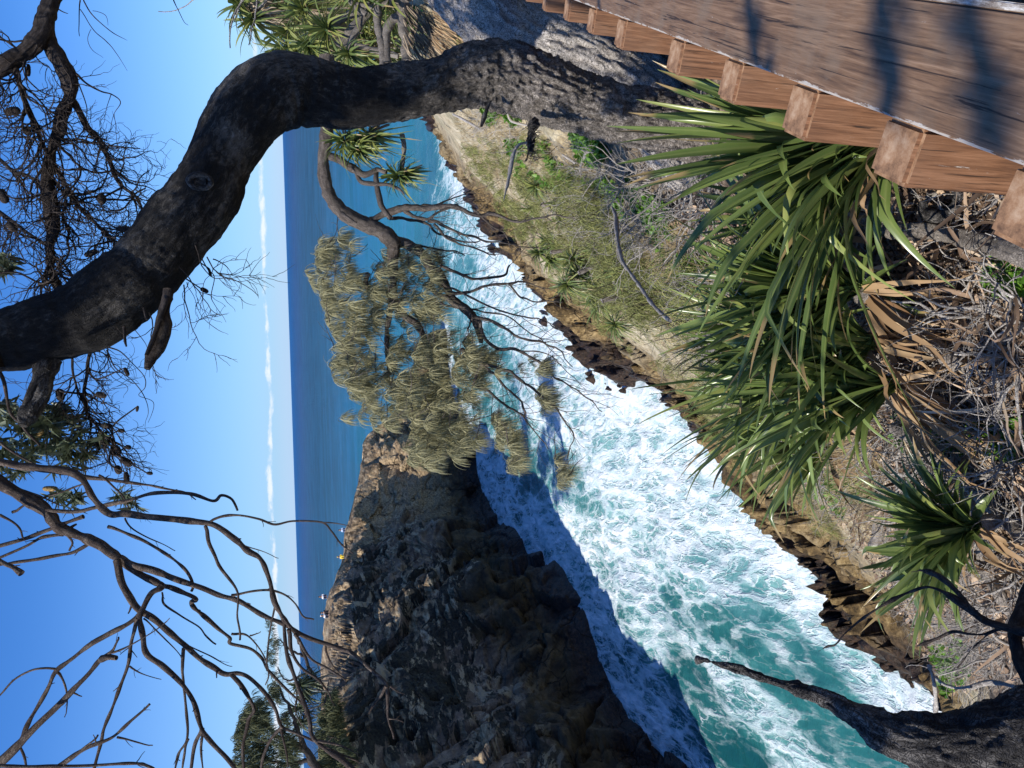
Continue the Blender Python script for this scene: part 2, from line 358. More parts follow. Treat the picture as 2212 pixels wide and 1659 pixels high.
def rockmat(name, z_wet, z_och, kind):
    m, N = newmat(name); g = N.n('ShaderNodeNewGeometry').outputs['Position']
    zz = N.n('ShaderNodeSeparateXYZ', {'Vector': g}).outputs[2]
    big = N.noise(g, .13, 5, .55); med = N.noise(g, .7, 6, .62); fine = N.noise(g, 4.5, 6, .7)
    strat = N.noise(N.mapv(g, (.25, .25, 1.4)), 1.1, 7, .65, .4)
    vc = N.vor(N.n('ShaderNodeVectorMath', {0: N.mapv(g, (1, 1, 1.6)), 1: N.n('ShaderNodeTexNoise', {'Vector': g, 'Scale': .8, 'Detail': 4}).outputs[1]}, operation='ADD').outputs[0], .45, 'DISTANCE_TO_EDGE')
    crack = N.math('MULTIPLY', N.ss(vc, 0.0, .035, 1, 0), N.ss(N.noise(g, .5, 3, .5), .50, .60))
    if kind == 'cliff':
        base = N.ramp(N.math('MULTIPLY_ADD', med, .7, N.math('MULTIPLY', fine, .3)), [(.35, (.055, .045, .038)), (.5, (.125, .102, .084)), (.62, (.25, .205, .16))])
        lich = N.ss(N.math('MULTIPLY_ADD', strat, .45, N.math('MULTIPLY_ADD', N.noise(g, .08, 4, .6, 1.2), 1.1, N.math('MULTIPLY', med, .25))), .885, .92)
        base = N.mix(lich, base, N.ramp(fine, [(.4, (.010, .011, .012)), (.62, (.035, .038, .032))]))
        pale = N.ss(N.noise(N.mapv(g, (.5, .5, 1)), .42, 6, .72, .8), .555, .59)
        base = N.mix(N.math('MULTIPLY', pale, .75), base, (.34, .30, .22))
        och = N.ss(N.math('ADD', zz, N.math('MULTIPLY', big, -9.0)), z_och-6, z_och-1.5, 1, 0)
        base = N.mix(N.math('MULTIPLY', och, .85), base, N.ramp(med, [(.38, (.016, .013, .008)), (.6, (.085, .06, .025))]))
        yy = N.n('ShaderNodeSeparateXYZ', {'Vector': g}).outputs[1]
        tip_ = N.math('MULTIPLY', N.ss(N.math('ADD', yy, N.math('MULTIPLY', big, 30)), 108, 118), N.ss(N.math('ADD', zz, N.math('MULTIPLY', med, 4)), 5, 8)); base = N.mix(N.math('MULTIPLY', tip_, .7), base, N.ramp(fine, [(.36, (.12, .08, .04)), (.6, (.52, .38, .21))]))  # tan rock at the tip, its sunlit tone put into the colour
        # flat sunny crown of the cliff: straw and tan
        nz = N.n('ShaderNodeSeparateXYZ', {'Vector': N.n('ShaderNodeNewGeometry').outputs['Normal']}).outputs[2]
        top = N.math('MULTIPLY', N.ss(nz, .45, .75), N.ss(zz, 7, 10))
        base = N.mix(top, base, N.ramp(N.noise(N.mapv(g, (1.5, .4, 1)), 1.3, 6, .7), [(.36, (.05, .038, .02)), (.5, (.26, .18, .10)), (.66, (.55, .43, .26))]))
    else:
        base = N.ramp(N.math('MULTIPLY_ADD', med, .5, N.math('MULTIPLY', fine, .5)), [(.36, (.20, .15, .085)), (.48, (.44, .36, .22)), (.60, (.68, .60, .42))])
        pale = N.ss(big, .5, .62)
        base = N.mix(N.math('MULTIPLY', pale, .4), base, (.55, .47, .33))
        scr = N.ss(N.noise(g, .35, 5, .6), .50, .62)
        base = N.mix(N.math('MULTIPLY', scr, .5), base, N.ramp(fine, [(.4, (.06, .065, .03)), (.6, (.20, .18, .10))]))
        dist = N.n('ShaderNodeVectorMath', {0: g, 1: (0, 0, CAMZ)}, operation='DISTANCE').outputs['Value']
        near = N.ss(dist, 9, 16, 1, 0)
        soil = N.ramp(N.noise(g, 9, 8, .75), [(.38, (.03, .021, .016)), (.5, (.11, .08, .058)), (.64, (.30, .225, .16))])
        base = N.mix(near, base, soil)
        och = N.ss(N.math('ADD', zz, N.math('MULTIPLY', med, -6.0)), z_och-5, z_och-1, 1, 0)
        base = N.mix(och, base, N.ramp(N.math('MULTIPLY_ADD', strat, .5, N.math('MULTIPLY', fine, .5)), [(.38, (.032, .023, .012)), (.50, (.145, .095, .038)), (.62, (.36, .26, .12))]))
    wet = N.ss(N.math('ADD', zz, N.math('MULTIPLY', med, -2.6)), z_wet-1.6, z_wet-.2, 1, 0)
    base = N.mix(wet, base, N.ramp(fine, [(.4, (.010, .007, .006)), (.62, (.06, .035, .02))]))
    base = N.mix(N.math('MULTIPLY', crack, .6), base, (.01, .009, .008))
    rg = N.math('MULTIPLY_ADD', wet, -.45, .88)
    hgt = N.math('MULTIPLY_ADD', crack, -.6, N.math('MULTIPLY_ADD', strat, 1.2, N.math('MULTIPLY', fine, .5)))
    finish(N, base, rg, hgt, 1.0, .25, .3); return m
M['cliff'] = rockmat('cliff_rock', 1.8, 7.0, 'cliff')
M['terrain'] = rockmat('headland_ground', 2.9, 8.0, 'slope')

# railing timber: grain runs along the object's own X axis
def timber(name, dark, red=None):
    m, N = newmat(name); o = N.n('ShaderNodeTexCoord').outputs['Object']
    rnd = N.n('ShaderNodeObjectInfo').outputs['Random']
    o = N.n('ShaderNodeVectorMath', {0: o, 1: N.n('ShaderNodeCombineXYZ', {'X': N.math('MULTIPLY', rnd, 9), 'Y': N.math('MULTIPLY', rnd, 5), 'Z': 0}).outputs[0]}, operation='ADD').outputs[0]
    gr = N.noise(N.mapv(o, (1.3, 26, 26)), 3.0, 8, .62, .9); fi = N.noise(N.mapv(o, (6, 130, 130)), 2.0, 5, .7)
    blot = N.noise(o, 7, 5, .6)
    c = N.ramp(N.math('MULTIPLY_ADD', gr, .65, N.math('MULTIPLY', fi, .35)), [(.34, (.07, .040, .024)), (.5, (.185, .108, .060)), (.68, (.32, .205, .125))])
    if red: c = N.mix(1.0, c, red, 'MULTIPLY')
    c = N.mix(N.ss(blot, .42, .68, 0, dark), c, (.20, .150, .105))
    crk = N.ss(N.noise(N.mapv(o, (.9, 44, 44)), 2.2, 4, .6, 1.0), .61, .66)
    c = N.mix(N.math('MULTIPLY', crk, .85), c, (.02, .013, .01))
    # old pale paint and salt scuffs
    oy = N.n('ShaderNodeSeparateXYZ', {'Vector': N.n('ShaderNodeTexCoord').outputs['Object']}).outputs[1]
    worn = N.math('MULTIPLY', N.ss(N.math('ABSOLUTE', oy), 0.0, .016, .25, 0), float(dark > .5))
    pn = N.ss(N.math('ADD', worn, N.noise(N.mapv(o, (5, 22, 22)), 2.2, 7, .72, .4)), .645, .71)
    c = N.mix(N.math('MULTIPLY', pn, .8), c, (.55, .52, .47))
    finish(N, c, .62, N.math('MULTIPLY_ADD', crk, -1.0, N.math('MULTIPLY_ADD', gr, .6, fi)), .5, .0025, .35); return m
M['plank'] = timber('rail_timber', .55); M['post'] = timber('post_timber', .15, (.96, .78, .70))
m, N = newmat('post_end_grain'); o = N.n('ShaderNodeTexCoord').outputs['Object']
f = N.math('MULTIPLY_ADD', N.noise(o, 45, 6, .7), .6, N.math('MULTIPLY', N.noise(o, 9, 3, .5), .4))
finish(N, N.ramp(f, [(.36, (.11, .06, .034)), (.5, (.32, .18, .095)), (.66, (.48, .33, .21))]), .8, f, .5, .003); M['endgrain'] = m
m, N = newmat('weathered_edge'); o = N.n('ShaderNodeTexCoord').outputs['Object']
finish(N, N.ramp(N.noise(N.mapv(o, (3, 12, 12)), 9, 7, .75), [(.4, (.16, .12, .09)), (.52, (.38, .34, .29)), (.62, (.62, .6, .55))]), .85); M['edge'] = m

# ------------------------------------------------------------------ the headland ground
CT = []
def cg(x, y, t, dz=0): p = ray(x, y)*t; CT.append((p[0], p[1], p[2]+CAMZ+dz))   # here x,y in 1024 px
SHORE_G = [(945, 265), (975, 285), (990, 330), (1020, 390), (1020, 430), (1065, 515), (1110, 560), (1160, 620), (1230, 690), (1260, 730), (1330, 790), (1350, 830), (1420, 850), (1500, 930), (1560, 960), (1660, 1080), (1720, 1180), (1780, 1240), (1830, 1300), (1870, 1370), (1920, 1420), (1960, 1480), (2015, 1530)]
SH = np.array([water(x*S, y*S)[:2] for x, y in SHORE_G])
SH = np.vstack([[(75, 150), (55, 133)], SH, [(-16.5, 22), (-21, 18), (-27, 13)]])
for i, (x, y) in enumerate(SH):
    a = SH[max(0, i-1)]; b = SH[min(len(SH)-1, i+1)]; d_ = unit(np.array([b[0]-a[0], b[1]-a[1], 0]))
    nr = np.array([-d_[1], d_[0]])            # towards the land
    if nr @ np.array([1, -.3]) < 0: nr = -nr
    CT.append((x, y, 0.0))
    k = np.hypot(x, y)/40
    CT.append((x-nr[0]*4*k, y-nr[1]*4*k, -3.5)); 
    if i % 2 == 0: CT.append((x+nr[0]*2.2*k, y+nr[1]*2.2*k, 2.2*k if k < 1.5 else 3.2))
for q in [(500, 200, 60), (540, 200, 35), (580, 200, 22), (620, 200, 14), (680, 200, 9),
          (570, 290, 45), (600, 290, 28), (640, 290, 17), (700, 290, 9), (770, 290, 5.6),
          (670, 380, 36), (700, 380, 24), (740, 380, 14), (800, 380, 7), (870, 380, 4.9),
          (770, 480, 30), (800, 480, 20), (840, 480, 11), (890, 480, 6),
          (850, 560, 27), (880, 560, 17), (920, 560, 9), (965, 560, 5.3),
          (910, 640, 24), (940, 640, 15), (975, 640, 8.5), (1015, 640, 5),
          (960, 710, 22), (990, 710, 13), (1024, 710, 7),
          (450, 60, 34), (480, 60, 23), (540, 60, 14), (620, 60, 9), (700, 60, 6.2), (420, 60, 46), (432, 100, 70),
          (900, 250, 4.1), (960, 330, 3.8), (1024, 250, 3.4), (1024, 420, 3.7), (800, 200, 5.2), (720, 130, 6)]: cg(*q)
for q in [(345, 40, 24), (320, 20, 24), (305, 0, 25), (298, -80, 23), (292, -200, 22), (388, 56, 26), (400, 20, 18), (410, -30, 15)]: cg(*q)
for q in [(0, 0, 21.2), (0, -10, 21.5), (12, 0, 20.8), (25, 0, 20.5), (40, 30, 18.5), (60, 60, 16), (60, 100, 11), (90, 120, 8), (120, 60, 16), (0, -60, 22), (80, -40, 21),
          (-8, 0, 20.6), (-8, 8, 15.5), (-14, 10, 8), (-14, 2, 17), (-25, 0, 15), (-45, -10, 18), (-45, 10, 12), (22, 20, 18.6), (20, 35, 15.5), (30, 55, 11)]: CT.append(q)
CT = np.array(CT, float)
def tps_fit(P, z_, lam=.02):
    n = len(P); d_ = np.linalg.norm(P[:, None]-P[None], axis=2)
    K = np.where(d_ > 0, d_**2*np.log(d_+1e-12), 0)+lam*np.eye(n)*10
    A = np.zeros((n+3, n+3)); A[:n, :n] = K; A[:n, n:] = np.c_[np.ones(n), P]; A[n:, :n] = A[:n, n:].T
    return np.linalg.solve(A, np.r_[z_, 0, 0, 0])
# fit in a log-polar like space so near and far detail weigh alike
def warp(x, y):
    r = np.hypot(x, y)+1e-6; k = 10*np.log1p(r/6.0)/r; return np.stack([x*k, y*k], -1)
WP = warp(CT[:, 0], CT[:, 1]); CO = tps_fit(WP, CT[:, 2])
def hterr(x, y):
    x = np.asarray(x, float).ravel(); y = np.asarray(y, float).ravel(); out = np.empty(len(x))
    for a in range(0, len(x), 20000):
        Q = warp(x[a:a+20000], y[a:a+20000]); d_ = np.linalg.norm(Q[:, None]-WP[None], axis=2)
        out[a:a+20000] = np.where(d_ > 0, d_**2*np.log(d_+1e-12), 0)@CO[:-3]+CO[-3]+Q@CO[-2:]
    return np.clip(out, -9, 23)
def hfull(x, y):
    z_ = hterr(x, y); x = np.ravel(x); y = np.ravel(y); r = np.hypot(x, y)
    P = np.stack([x, y, z_], 1)
    # slabs of bedded rock along the water, soft lumps above
    a = math.radians(16+14); u = x*math.sin(a)+y*math.cos(a); v = x*math.cos(a)-y*math.sin(a)
    rock = smooth(z_, -4, 0)*(1-smooth(z_, 5, 9))*smooth(r, 12, 25)
    slab = ridged(np.stack([v*.36+.6*fbm(np.stack([u*.2, v*.2, z_*0], 1), 3), u*.07, z_*.1], 1), 2, 5)
    wq = np.stack([fbm(P*.3, 3, 81), fbm(P*.3, 3, 82), 0*x], 1); Q = P+wq*1.2; sl_ = np.stack([(Q[:, 0]*math.cos(a)-Q[:, 1]*math.sin(a))*.55, (Q[:, 0]*math.sin(a)+Q[:, 1]*math.cos(a))*.2, Q[:, 2]*.35], 1)
    q1, f1 = blocks(sl_, 5, .9); q2, f2 = blocks(sl_*2.6, 6, .8)
    z2 = z_+rock*(slab*.6-.35+q1*.75+q2*.28-np.exp(-(f1/.07)**2)*.6+fbm(P*.55, 4, 2)*.5+fbm(P*.19, 2, 61)*1.5*smooth(z_, 4, 1))
    k = np.clip(r/40, .04, 1.2)
    z2 = z2+(1-rock)*k*(fbm(P/np.clip(r/14, .6, 6)[:, None], 5, 8)*.55)*smooth(z_, -6, -1)
    z2 = z2+smooth(r, 2, 5)*(1-smooth(r, 9, 14))*fbm(P*6, 4, 33)*.025
    return z2
rr = np.concatenate([np.linspace(.3, 2, 10), np.exp(np.linspace(np.log(2.05), np.log(300), 470))])
az = np.radians(np.concatenate([np.linspace(-180, -42, 50)[:-1], np.linspace(-42, 38, 520), np.linspace(38, 180, 50)[1:]]))
RR, AZ = np.meshgrid(rr, az, indexing='ij'); X = (RR*np.sin(AZ)).ravel(); Y = (RR*np.cos(AZ)).ravel()
Z = hfull(X, Y)
mb = MB(); mb.add(np.stack([X, Y, Z], 1), grid_faces(len(rr), len(az)))
tag(mb.build('ground', M['terrain']), 'sandy headland slope dropping to ochre rock slabs at the water', 'ground', kind='structure')
ZG = Z.reshape(len(rr), len(az))
def hfast(x, y):
    i = np.interp(np.hypot(x, y), rr, np.arange(len(rr))); j = np.interp(np.arctan2(x, y), az, np.arange(len(az)))
    i0 = np.minimum(i.astype(int), len(rr)-2); j0 = np.minimum(j.astype(int), len(az)-2); a = i-i0; b = j-j0
    return (ZG[i0, j0]*(1-a)+ZG[i0+1, j0]*a)*(1-b)+(ZG[i0, j0+1]*(1-a)+ZG[i0+1, j0+1]*a)*b
def grounds(pts):
    """picture points (2212 wide) to points on the ground"""
    pts = np.asarray(pts, float); D_ = np.array([ray(x*S, y*S) for x, y in pts]); t = np.exp(np.linspace(np.log(2.0), np.log(160), 700))
    out = []
    for a in range(0, len(D_), 2000):
        d_ = D_[a:a+2000]; P = CAM+d_[:, None]*t[None, :, None]; h = hfast(P[..., 0].ravel(), P[..., 1].ravel()).reshape(P.shape[:2])
        below = P[..., 2] < h; k = below.argmax(1); ok = below.any(1)
        out.append(P[np.arange(len(d_)), k][ok])
    return np.concatenate(out)
def gdep(x, y, dflt):
    P = grounds([(x, y)]); return float((P[0]-CAM)@_f) if len(P) else dflt
def onz(p):
    p = np.array(p, float); p[2] = hfast(np.array([p[0]]), np.array([p[1]]))[0]; return p

# ------------------------------------------------------------------ the far cliff
BASE = [(9, 121), (3, 118), (-3, 112.5), (-6.5, 106.5), (-8.7, 101.8), (-12.4, 100.5), (-15.3, 95.2), (-16.7, 83), (-18.4, 79.5), (-17.0, 73.5), (-19.2, 64.3), (-22.1, 59.3), (-24.6, 55.7), (-25.4, 50.9), (-25.8, 45.5), (-26, 38), (-27, 30), (-31, 21), (-38, 14)]
def tp(x, y, t): p = CAM+ray(x*S, y*S)*t; return tuple(p)
TOP = [(6, 126, 3.5), (0, 122, 6.0), (-4, 117, 9.5), tp(790, 945, 118.7), tp(785, 985, 115.5), tp(772, 1050, 111.3), tp(752, 1120, 107.1), tp(742, 1190, 102.9), tp(728, 1245, 96.6), tp(712, 1290, 91.4), tp(704, 1345, 86.1), tp(710, 1420, 79.8), tp(706, 1490, 74.5), tp(700, 1560, 70.4), tp(692, 1640, 65.1), (-39, 50, 19), (-43, 40, 17), (-48, 30, 16), (-54, 20, 15)]
nu = 900; nv = 230
B = crom(np.c_[np.array(BASE, float), np.zeros(len(BASE))], nu); Tp = crom(np.array(TOP, float), nu)
u = np.linspace(0, 1, nu)
back = np.c_[-np.ones(nu)*.97, np.full(nu, .25), np.zeros(nu)]
sv = np.concatenate([np.linspace(-.35, 0, 14)[:-1], np.linspace(0, 1, 175), np.linspace(1, 2, nv-188)])
Pg = np.zeros((nu, len(sv), 3))
for j, s_ in enumerate(sv):
    if s_ <= 1:
        q = max(s_, 0)
        prof = .62*(q/.9)**.9 if q < .9 else .62+.38*(q-.9)/.1     # steep wall with a sloping sunny brow
        xy = B+(Tp-B)*prof; zz_ = Tp[:, 2]*s_ if s_ > 0 else s_*12
        p = xy.copy(); p[:, 2] = zz_
    else:
        q = s_-1; dd = 70*q**1.6; p = Tp+back*dd; p[:, 2] = Tp[:, 2]+1.2*np.sin(min(q*4, 1.57))*smooth(q, 0, .3)-q*q*6
    Pg[:, j] = p
nrows = len(sv); PF = Pg.reshape(-1, 3).copy()
du = np.gradient(Pg, axis=0); dv = np.gradient(Pg, axis=1); nr = np.cross(du, dv); nr /= np.linalg.norm(nr, axis=2)[..., None]+1e-9
if nr[nu//2, 80, 0] < 0: nr = -nr
nr = nr.reshape(-1, 3); face = np.tile(1-smooth(sv, .93, 1.05), nu)
edge = np.tile(smooth(sv, 1.2, 1.0)*0+1, nu)
d1 = fbm(PF*.12, 4, 1)*1.8; d2 = ridged(PF*np.array([.22, .22, .6]), 5, 4)*.5
# blocky stepping: terraces of the bedded rock
wp = np.stack([fbm(PF*.25, 3, 71), fbm(PF*.25, 3, 72), fbm(PF*.25, 3, 73)], 1)
k1, e1_ = blocks((PF+wp*2.2)*np.array([.15, .15, .2]), 3, .45); k2, e2_ = blocks((PF+wp*1.2)*np.array([.42, .42, .62]), 9, .6); k3, e3_ = blocks((PF+wp*.5)*np.array([1.1, 1.1, 1.5]), 19, .8)
ter = k1*1.05+k2*.2+k3*.05-np.exp(-(e1_/.05)**2)*.45-np.exp(-(e2_/.06)**2)*.10
hi = fbm(PF*1.6, 4, 12)*.18
disp_ = face*(d1*.7+d2*.25+ter+hi*.4)+(1-face)*(fbm(PF*np.array([.5, .25, .5]), 4, 20)*.35)
lowk = np.tile(smooth(sv, 0, .12), nu)
disp_ = disp_*(.45+.55*np.maximum(lowk, 1-face))
keep = np.tile(np.exp(-((sv-1.0)/.05)**2), nu)
disp_ = disp_*(1-.65*keep)
# the long dark fissure low on the wall
FG = np.array([(1345, 1420), (1240, 1570), (1235, 1659), (1230, 1760)], float)*S
def pix(P):
    q = P-CAM; dz = q@_f; return 512+FPX*(q@CX)/dz, 384-FPX*(q@CY)/dz
FW = np.array([[-23.2, 56.5, 1.6], [-26.2, 51.5, 5.8], [-27.6, 46.0, 6.0], [-28.5, 38, 5.5], [-30, 30, 5]])
dm = np.full(len(PF), 99.)
for a, b in zip(FW[:-1], FW[1:]):
    ab = b[1:]-a[1:]; t = np.clip(((PF[:, 1:]-a[1:])@ab)/(ab@ab), 0, 1); dm = np.minimum(dm, np.linalg.norm(PF[:, 1:]-(a[1:]+t[:, None]*ab)+.25*np.stack([hi, d2], 1), axis=1))
disp_ = disp_-np.exp(-(dm/.28)**2)*1.6*(PF[:, 1] < 58)
PF = PF+nr*disp_[:, None]
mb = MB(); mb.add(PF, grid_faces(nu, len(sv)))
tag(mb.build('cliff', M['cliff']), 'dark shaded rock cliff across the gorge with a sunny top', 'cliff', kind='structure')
CLV = PF.reshape(nu, len(sv), 3)
def cliff_top(x, y):      # nearest mesh vertex on the crown to a picture point
    V = CLV[:, 150:220].reshape(-1, 3); q = V-CAM; dz = q@_f; a = 512+FPX*(q@CX)/dz; b = 384-FPX*(q@CY)/dz
    k = np.argmin((a-x*S)**2+(b-y*S)**2); return V[k]

# ------------------------------------------------------------------ the sea
FO = [(900, 290, .0, .15), (960, 300, .45, .5), (985, 350, .7, .7), (930, 360, .1, .2), (1000, 410, .75, .7), (880, 450, .05, .1), (960, 450, .35, .5), (1010, 470, .5, .6), (1060, 520, .8, .8), (1000, 560, .3, .5), (1080, 580, .85, .9), (960, 700, .2, .4), (1100, 650, .7, .8), (1060, 760, .25, .45), (1200, 700, .9, .9), (1200, 760, .85, .9), (1080, 900, .3, .5), (1200, 900, .7, .8), (1290, 830, .95, 1), (1050, 1030, .8, .3), (1090, 1050, .7, .4), (1130, 1010, .15, .3), (1220, 1040, .3, .5), (1170, 1150, .75, .6), (1250, 1150, .75, .8), (1350, 1000, .8, .9), (1450, 950, .92, 1), (1450, 1150, .78, .9), (1350, 1200, .8, .8), (1280, 1250, .62, .5), (1400, 1350, .62, .6), (1330, 1350, .5, .3), (1550, 1250, .62, .7), (1550, 1100, .9, 1), (1650, 1170, .85, 1), (1600, 1350, .25, .3), (1500, 1330, .35, .3), (1500, 1480, .1, .1), (1600, 1480, .55, .4), (1700, 1400, .3, .35), (1800, 1350, .85, .9), (1850, 1420, .85, .9), (1950, 1500, .95, 1), (1720, 1470, .12, .25), (1800, 1500, .12, .3), (1680, 1580, .6, .5), (1600, 1620, .2, .1), (1550, 1560, .3, .15), (1400, 1500, .6, .3), (1460, 1600, .5, .2), (1500, 1659, .12, .05), (1850, 1600, .2, .25), (880, 780, .75, .5), (870, 700, .4, .3), (920, 760, .3, .3)]
FP = np.array([list(water(a*S, b*S)[:2])+[c, d_] for a, b, c, d_ in FO])
r1 = np.concatenate([np.arange(8, 60, .2), np.arange(60, 150, .45), np.exp(np.linspace(np.log(150), np.log(90000), 260))])
a1 = np.radians(np.concatenate([np.linspace(-85, -40, 60)[:-1], np.linspace(-40, 35, 760), np.linspace(35, 85, 60)[1:]]))
RR, AZ = np.meshgrid(r1, a1, indexing='ij'); X = (RR*np.sin(AZ)).ravel(); Y = (RR*np.cos(AZ)).ravel(); r = RR.ravel()
foam = np.zeros(len(X)); milk = np.zeros(len(X)); sw = np.zeros(len(X))
sel = np.where(r < 330)[0]
def aniso(x, y):
    a = math.radians(16); return np.stack([x*math.cos(a)-y*math.sin(a), (x*math.sin(a)+y*math.cos(a))*.45], -1)
for a in range(0, len(sel), 20000):
    k = sel[a:a+20000]; Q = aniso(X[k], Y[k]); d2_ = ((Q[:, None]-aniso(FP[:, 0], FP[:, 1])[None])**2).sum(2)
    wgt = 1/(d2_+.35)**2; foam[k] = (wgt@FP[:, 2])/wgt.sum(1); milk[k] = (wgt@FP[:, 3])/wgt.sum(1)
# open sea beyond the gorge mouth
open_ = smooth(Y-0.15*X, 108, 135); foam *= 1-open_; milk = milk*(1-open_)
Pn = np.stack([X, Y, np.zeros(len(X))], 1)
ht = np.full(len(X), -9.); ht[sel] = hterr(X[sel], Y[sel])
shore = smooth(ht, -2.0, -.3)*(r < 200)*(1-.45*smooth(r, 70, 110))
foam = np.maximum(foam, shore*.95*smooth(r, 200, 120)); milk = np.maximum(milk, shore*.95)
BB = np.array(BASE, float); db = np.full(len(X), 99.)
for a, b in zip(BB[:-1], BB[1:]):
    ab = b-a; P2 = np.stack([X[sel], Y[sel]], 1); t = np.clip(((P2-a)@ab)/(ab@ab), 0, 1)
    db[sel] = np.minimum(db[sel], np.linalg.norm(P2-(a+t[:, None]*ab), axis=1))
cw = (1-smooth(db, 1.0, 4.0)); foam = np.maximum(foam, cw*.72)
k_ = np.clip(1-r/260, 0, 1)
swell = fbm(np.stack([(X*.96-Y*.27)*.16, (X*.27+Y*.96)*.11, X*0], 1), 3, 6)
chop = ridged(np.stack([(X*.96-Y*.27)*.9, (X*.27+Y*.96)*.5, X*0], 1), 4, 7)
Zw = k_*(swell*.42+chop*(.03+.06*foam))+shore*smooth(r, 200, 100)*.25
mb = MB(); mb.add(np.stack([X, Y, Zw], 1), grid_faces(len(r1), len(a1)))
m, N = newmat('sea_water'); g = N.n('ShaderNodeNewGeometry').outputs['Position']
fa = N.n('ShaderNodeAttribute', attribute_name='foam').outputs['Fac']; mk = N.n('ShaderNodeAttribute', attribute_name='milk').outputs['Fac']
dist = N.n('ShaderNodeVectorMath', {0: g, 1: (0, 0, CAMZ)}, operation='DISTANCE').outputs['Value']
flow = N.mapv(g, (1, 1, 1), (0, 0, math.radians(-9)))         # x across the gorge, y along it
flow = N.mapv(flow, (1, .33, 1))
wn = N.n('ShaderNodeTexNoise', {'Vector': flow, 'Scale': .45, 'Detail': 5, 'Roughness': .6})
wv = N.n('ShaderNodeVectorMath', {0: N.n('ShaderNodeVectorMath', {0: wn.outputs[1], 1: (.5, .5, .5)}, operation='SUBTRACT').outputs[0], 'Scale': 1.9}, operation='SCALE').outputs[0]
fw = N.n('ShaderNodeVectorMath', {0: flow, 1: wv}, operation='ADD').outputs[0]
wn2 = N.n('ShaderNodeTexNoise', {'Vector': fw, 'Scale': 2.2, 'Detail': 3})
wv2 = N.n('ShaderNodeVectorMath', {0: N.n('ShaderNodeVectorMath', {0: wn2.outputs[1], 1: (.5, .5, .5)}, operation='SUBTRACT').outputs[0], 'Scale': .7}, operation='SCALE').outputs[0]
fw = N.n('ShaderNodeVectorMath', {0: fw, 1: wv2}, operation='ADD').outputs[0]
v1 = N.vor(fw, .62, 'DISTANCE_TO_EDGE'); v2 = N.vor(fw, 1.6, 'DISTANCE_TO_EDGE'); v3 = N.vor(fw, 4.0, 'DISTANCE_TO_EDGE')
lace = N.math('MAXIMUM', N.ss(v1, 0, .26, 1, 0), N.math('MULTIPLY', N.ss(v2, 0, .24, 1, 0), .85))
lace = N.math('MAXIMUM', lace, N.math('MULTIPLY', N.ss(v3, 0, .22, 1, 0), .6))
patch = N.noise(fw, .42, 6, .6); pf = N.noise(fw, 2.2, 5, .6)
val = N.math('ADD', N.math('MULTIPLY', lace, .42), N.math('ADD', N.math('MULTIPLY', patch, .75), N.math('MULTIPLY', pf, .42)))
thr = N.math('MULTIPLY_ADD', fa, -.52, 1.185)
F1 = N.ss(N.math('SUBTRACT', val, thr), -.20, .26)
F1 = N.math('MULTIPLY', F1, N.ss(fa, .02, .12))
# whitecaps far out
wc = N.ss(N.noise(N.mapv(g, (.25, .06, 1)), .35, 8, .75), .705, .73)
F1 = N.math('MAXIMUM', F1, N.math('MULTIPLY', wc, N.ss(dist, 120, 200)))
deep = N.mix(N.ss(dist, 60, 420), (.008, .17, .22), (.010, .13, .24))
deep = N.mix(N.ss(dist, 350, 2500), deep, (.015, .082, .235))
deep = N.mix(N.ss(N.noise(N.mapv(g, (.25, 1, 1)), .03, 11, .82), .42, .60, 0, .85), deep, N.mix(.5, deep, (.03, .22, .46)))
deep = N.mix(N.ss(N.noise(N.mapv(g, (1, .25, 1)), .03, 4, .6), .4, .65, 0, .5), deep, N.mix(.5, deep, (.006, .05, .10)))
mil = N.math('MULTIPLY', N.math('ADD', mk, N.math('MULTIPLY', N.math('SUBTRACT', patch, .5), 1.2)), 1.0, clamp=True)
col = N.ramp(mil, [(0, (.008, .075, .085)), (.3, (.025, .145, .145)), (.6, (.10, .30, .29)), (1, (.27, .46, .44))])
ing = N.ss(dist, 95, 190, 1, 0)
col = N.mix(ing, deep, col)
fcol = N.ramp(pf, [(.3, (.42, .58, .60)), (.5, (.66, .74, .75)), (.68, (.86, .88, .88))])
thin = N.math('MULTIPLY', N.ss(N.math('SUBTRACT', val, thr), -.26, .05), N.math('MULTIPLY', N.ss(fa, .15, .5), .5))
col = N.mix(thin, col, (.36, .56, .57))
col = N.mix(F1, col, fcol)
b1 = N.noise(N.mapv(g, (.35, 1.1, 1)), 2.2, 6, .6); b2 = N.math('ADD', N.noise(N.mapv(g, (.10, .42, 1)), 1.0, 8, .68), N.math('MULTIPLY', N.noise(N.mapv(g, (.3, 1, 1)), .05, 9, .8), N.ss(dist, 150, 900, 0, 9)))
far = N.ss(dist, 60, 260)
hh = N.math('ADD', N.math('MULTIPLY', b1, N.math('MULTIPLY_ADD', far, -.03, .07)), N.math('MULTIPLY', b2, N.math('MULTIPLY_ADD', far, 2.6, .15)))
hh = N.math('ADD', hh, N.math('MULTIPLY', F1, N.math('MULTIPLY_ADD', pf, .14, .02)))
rg = N.math('MULTIPLY_ADD', F1, .5, N.math('MULTIPLY_ADD', far, .22, .12))
bp = N.n('ShaderNodeBump', {'Height': hh, 'Strength': 1.0, 'Distance': .8}).outputs[0]
pr = N.n('ShaderNodeBsdfPrincipled', {'Base Color': col, 'Roughness': rg, 'Specular IOR Level': .38, 'Normal': bp})
df = N.n('ShaderNodeBsdfDiffuse', {'Color': N.n('ShaderNodeHueSaturation', {'Value': 1.0, 'Color': col}).outputs[0], 'Normal': bp}); gl = N.n('ShaderNodeBsdfGlossy', {'Roughness': .38, 'Normal': bp})
fr = N.n('ShaderNodeMixShader', {0: .07, 1: df.outputs[0], 2: gl.outputs[0]})
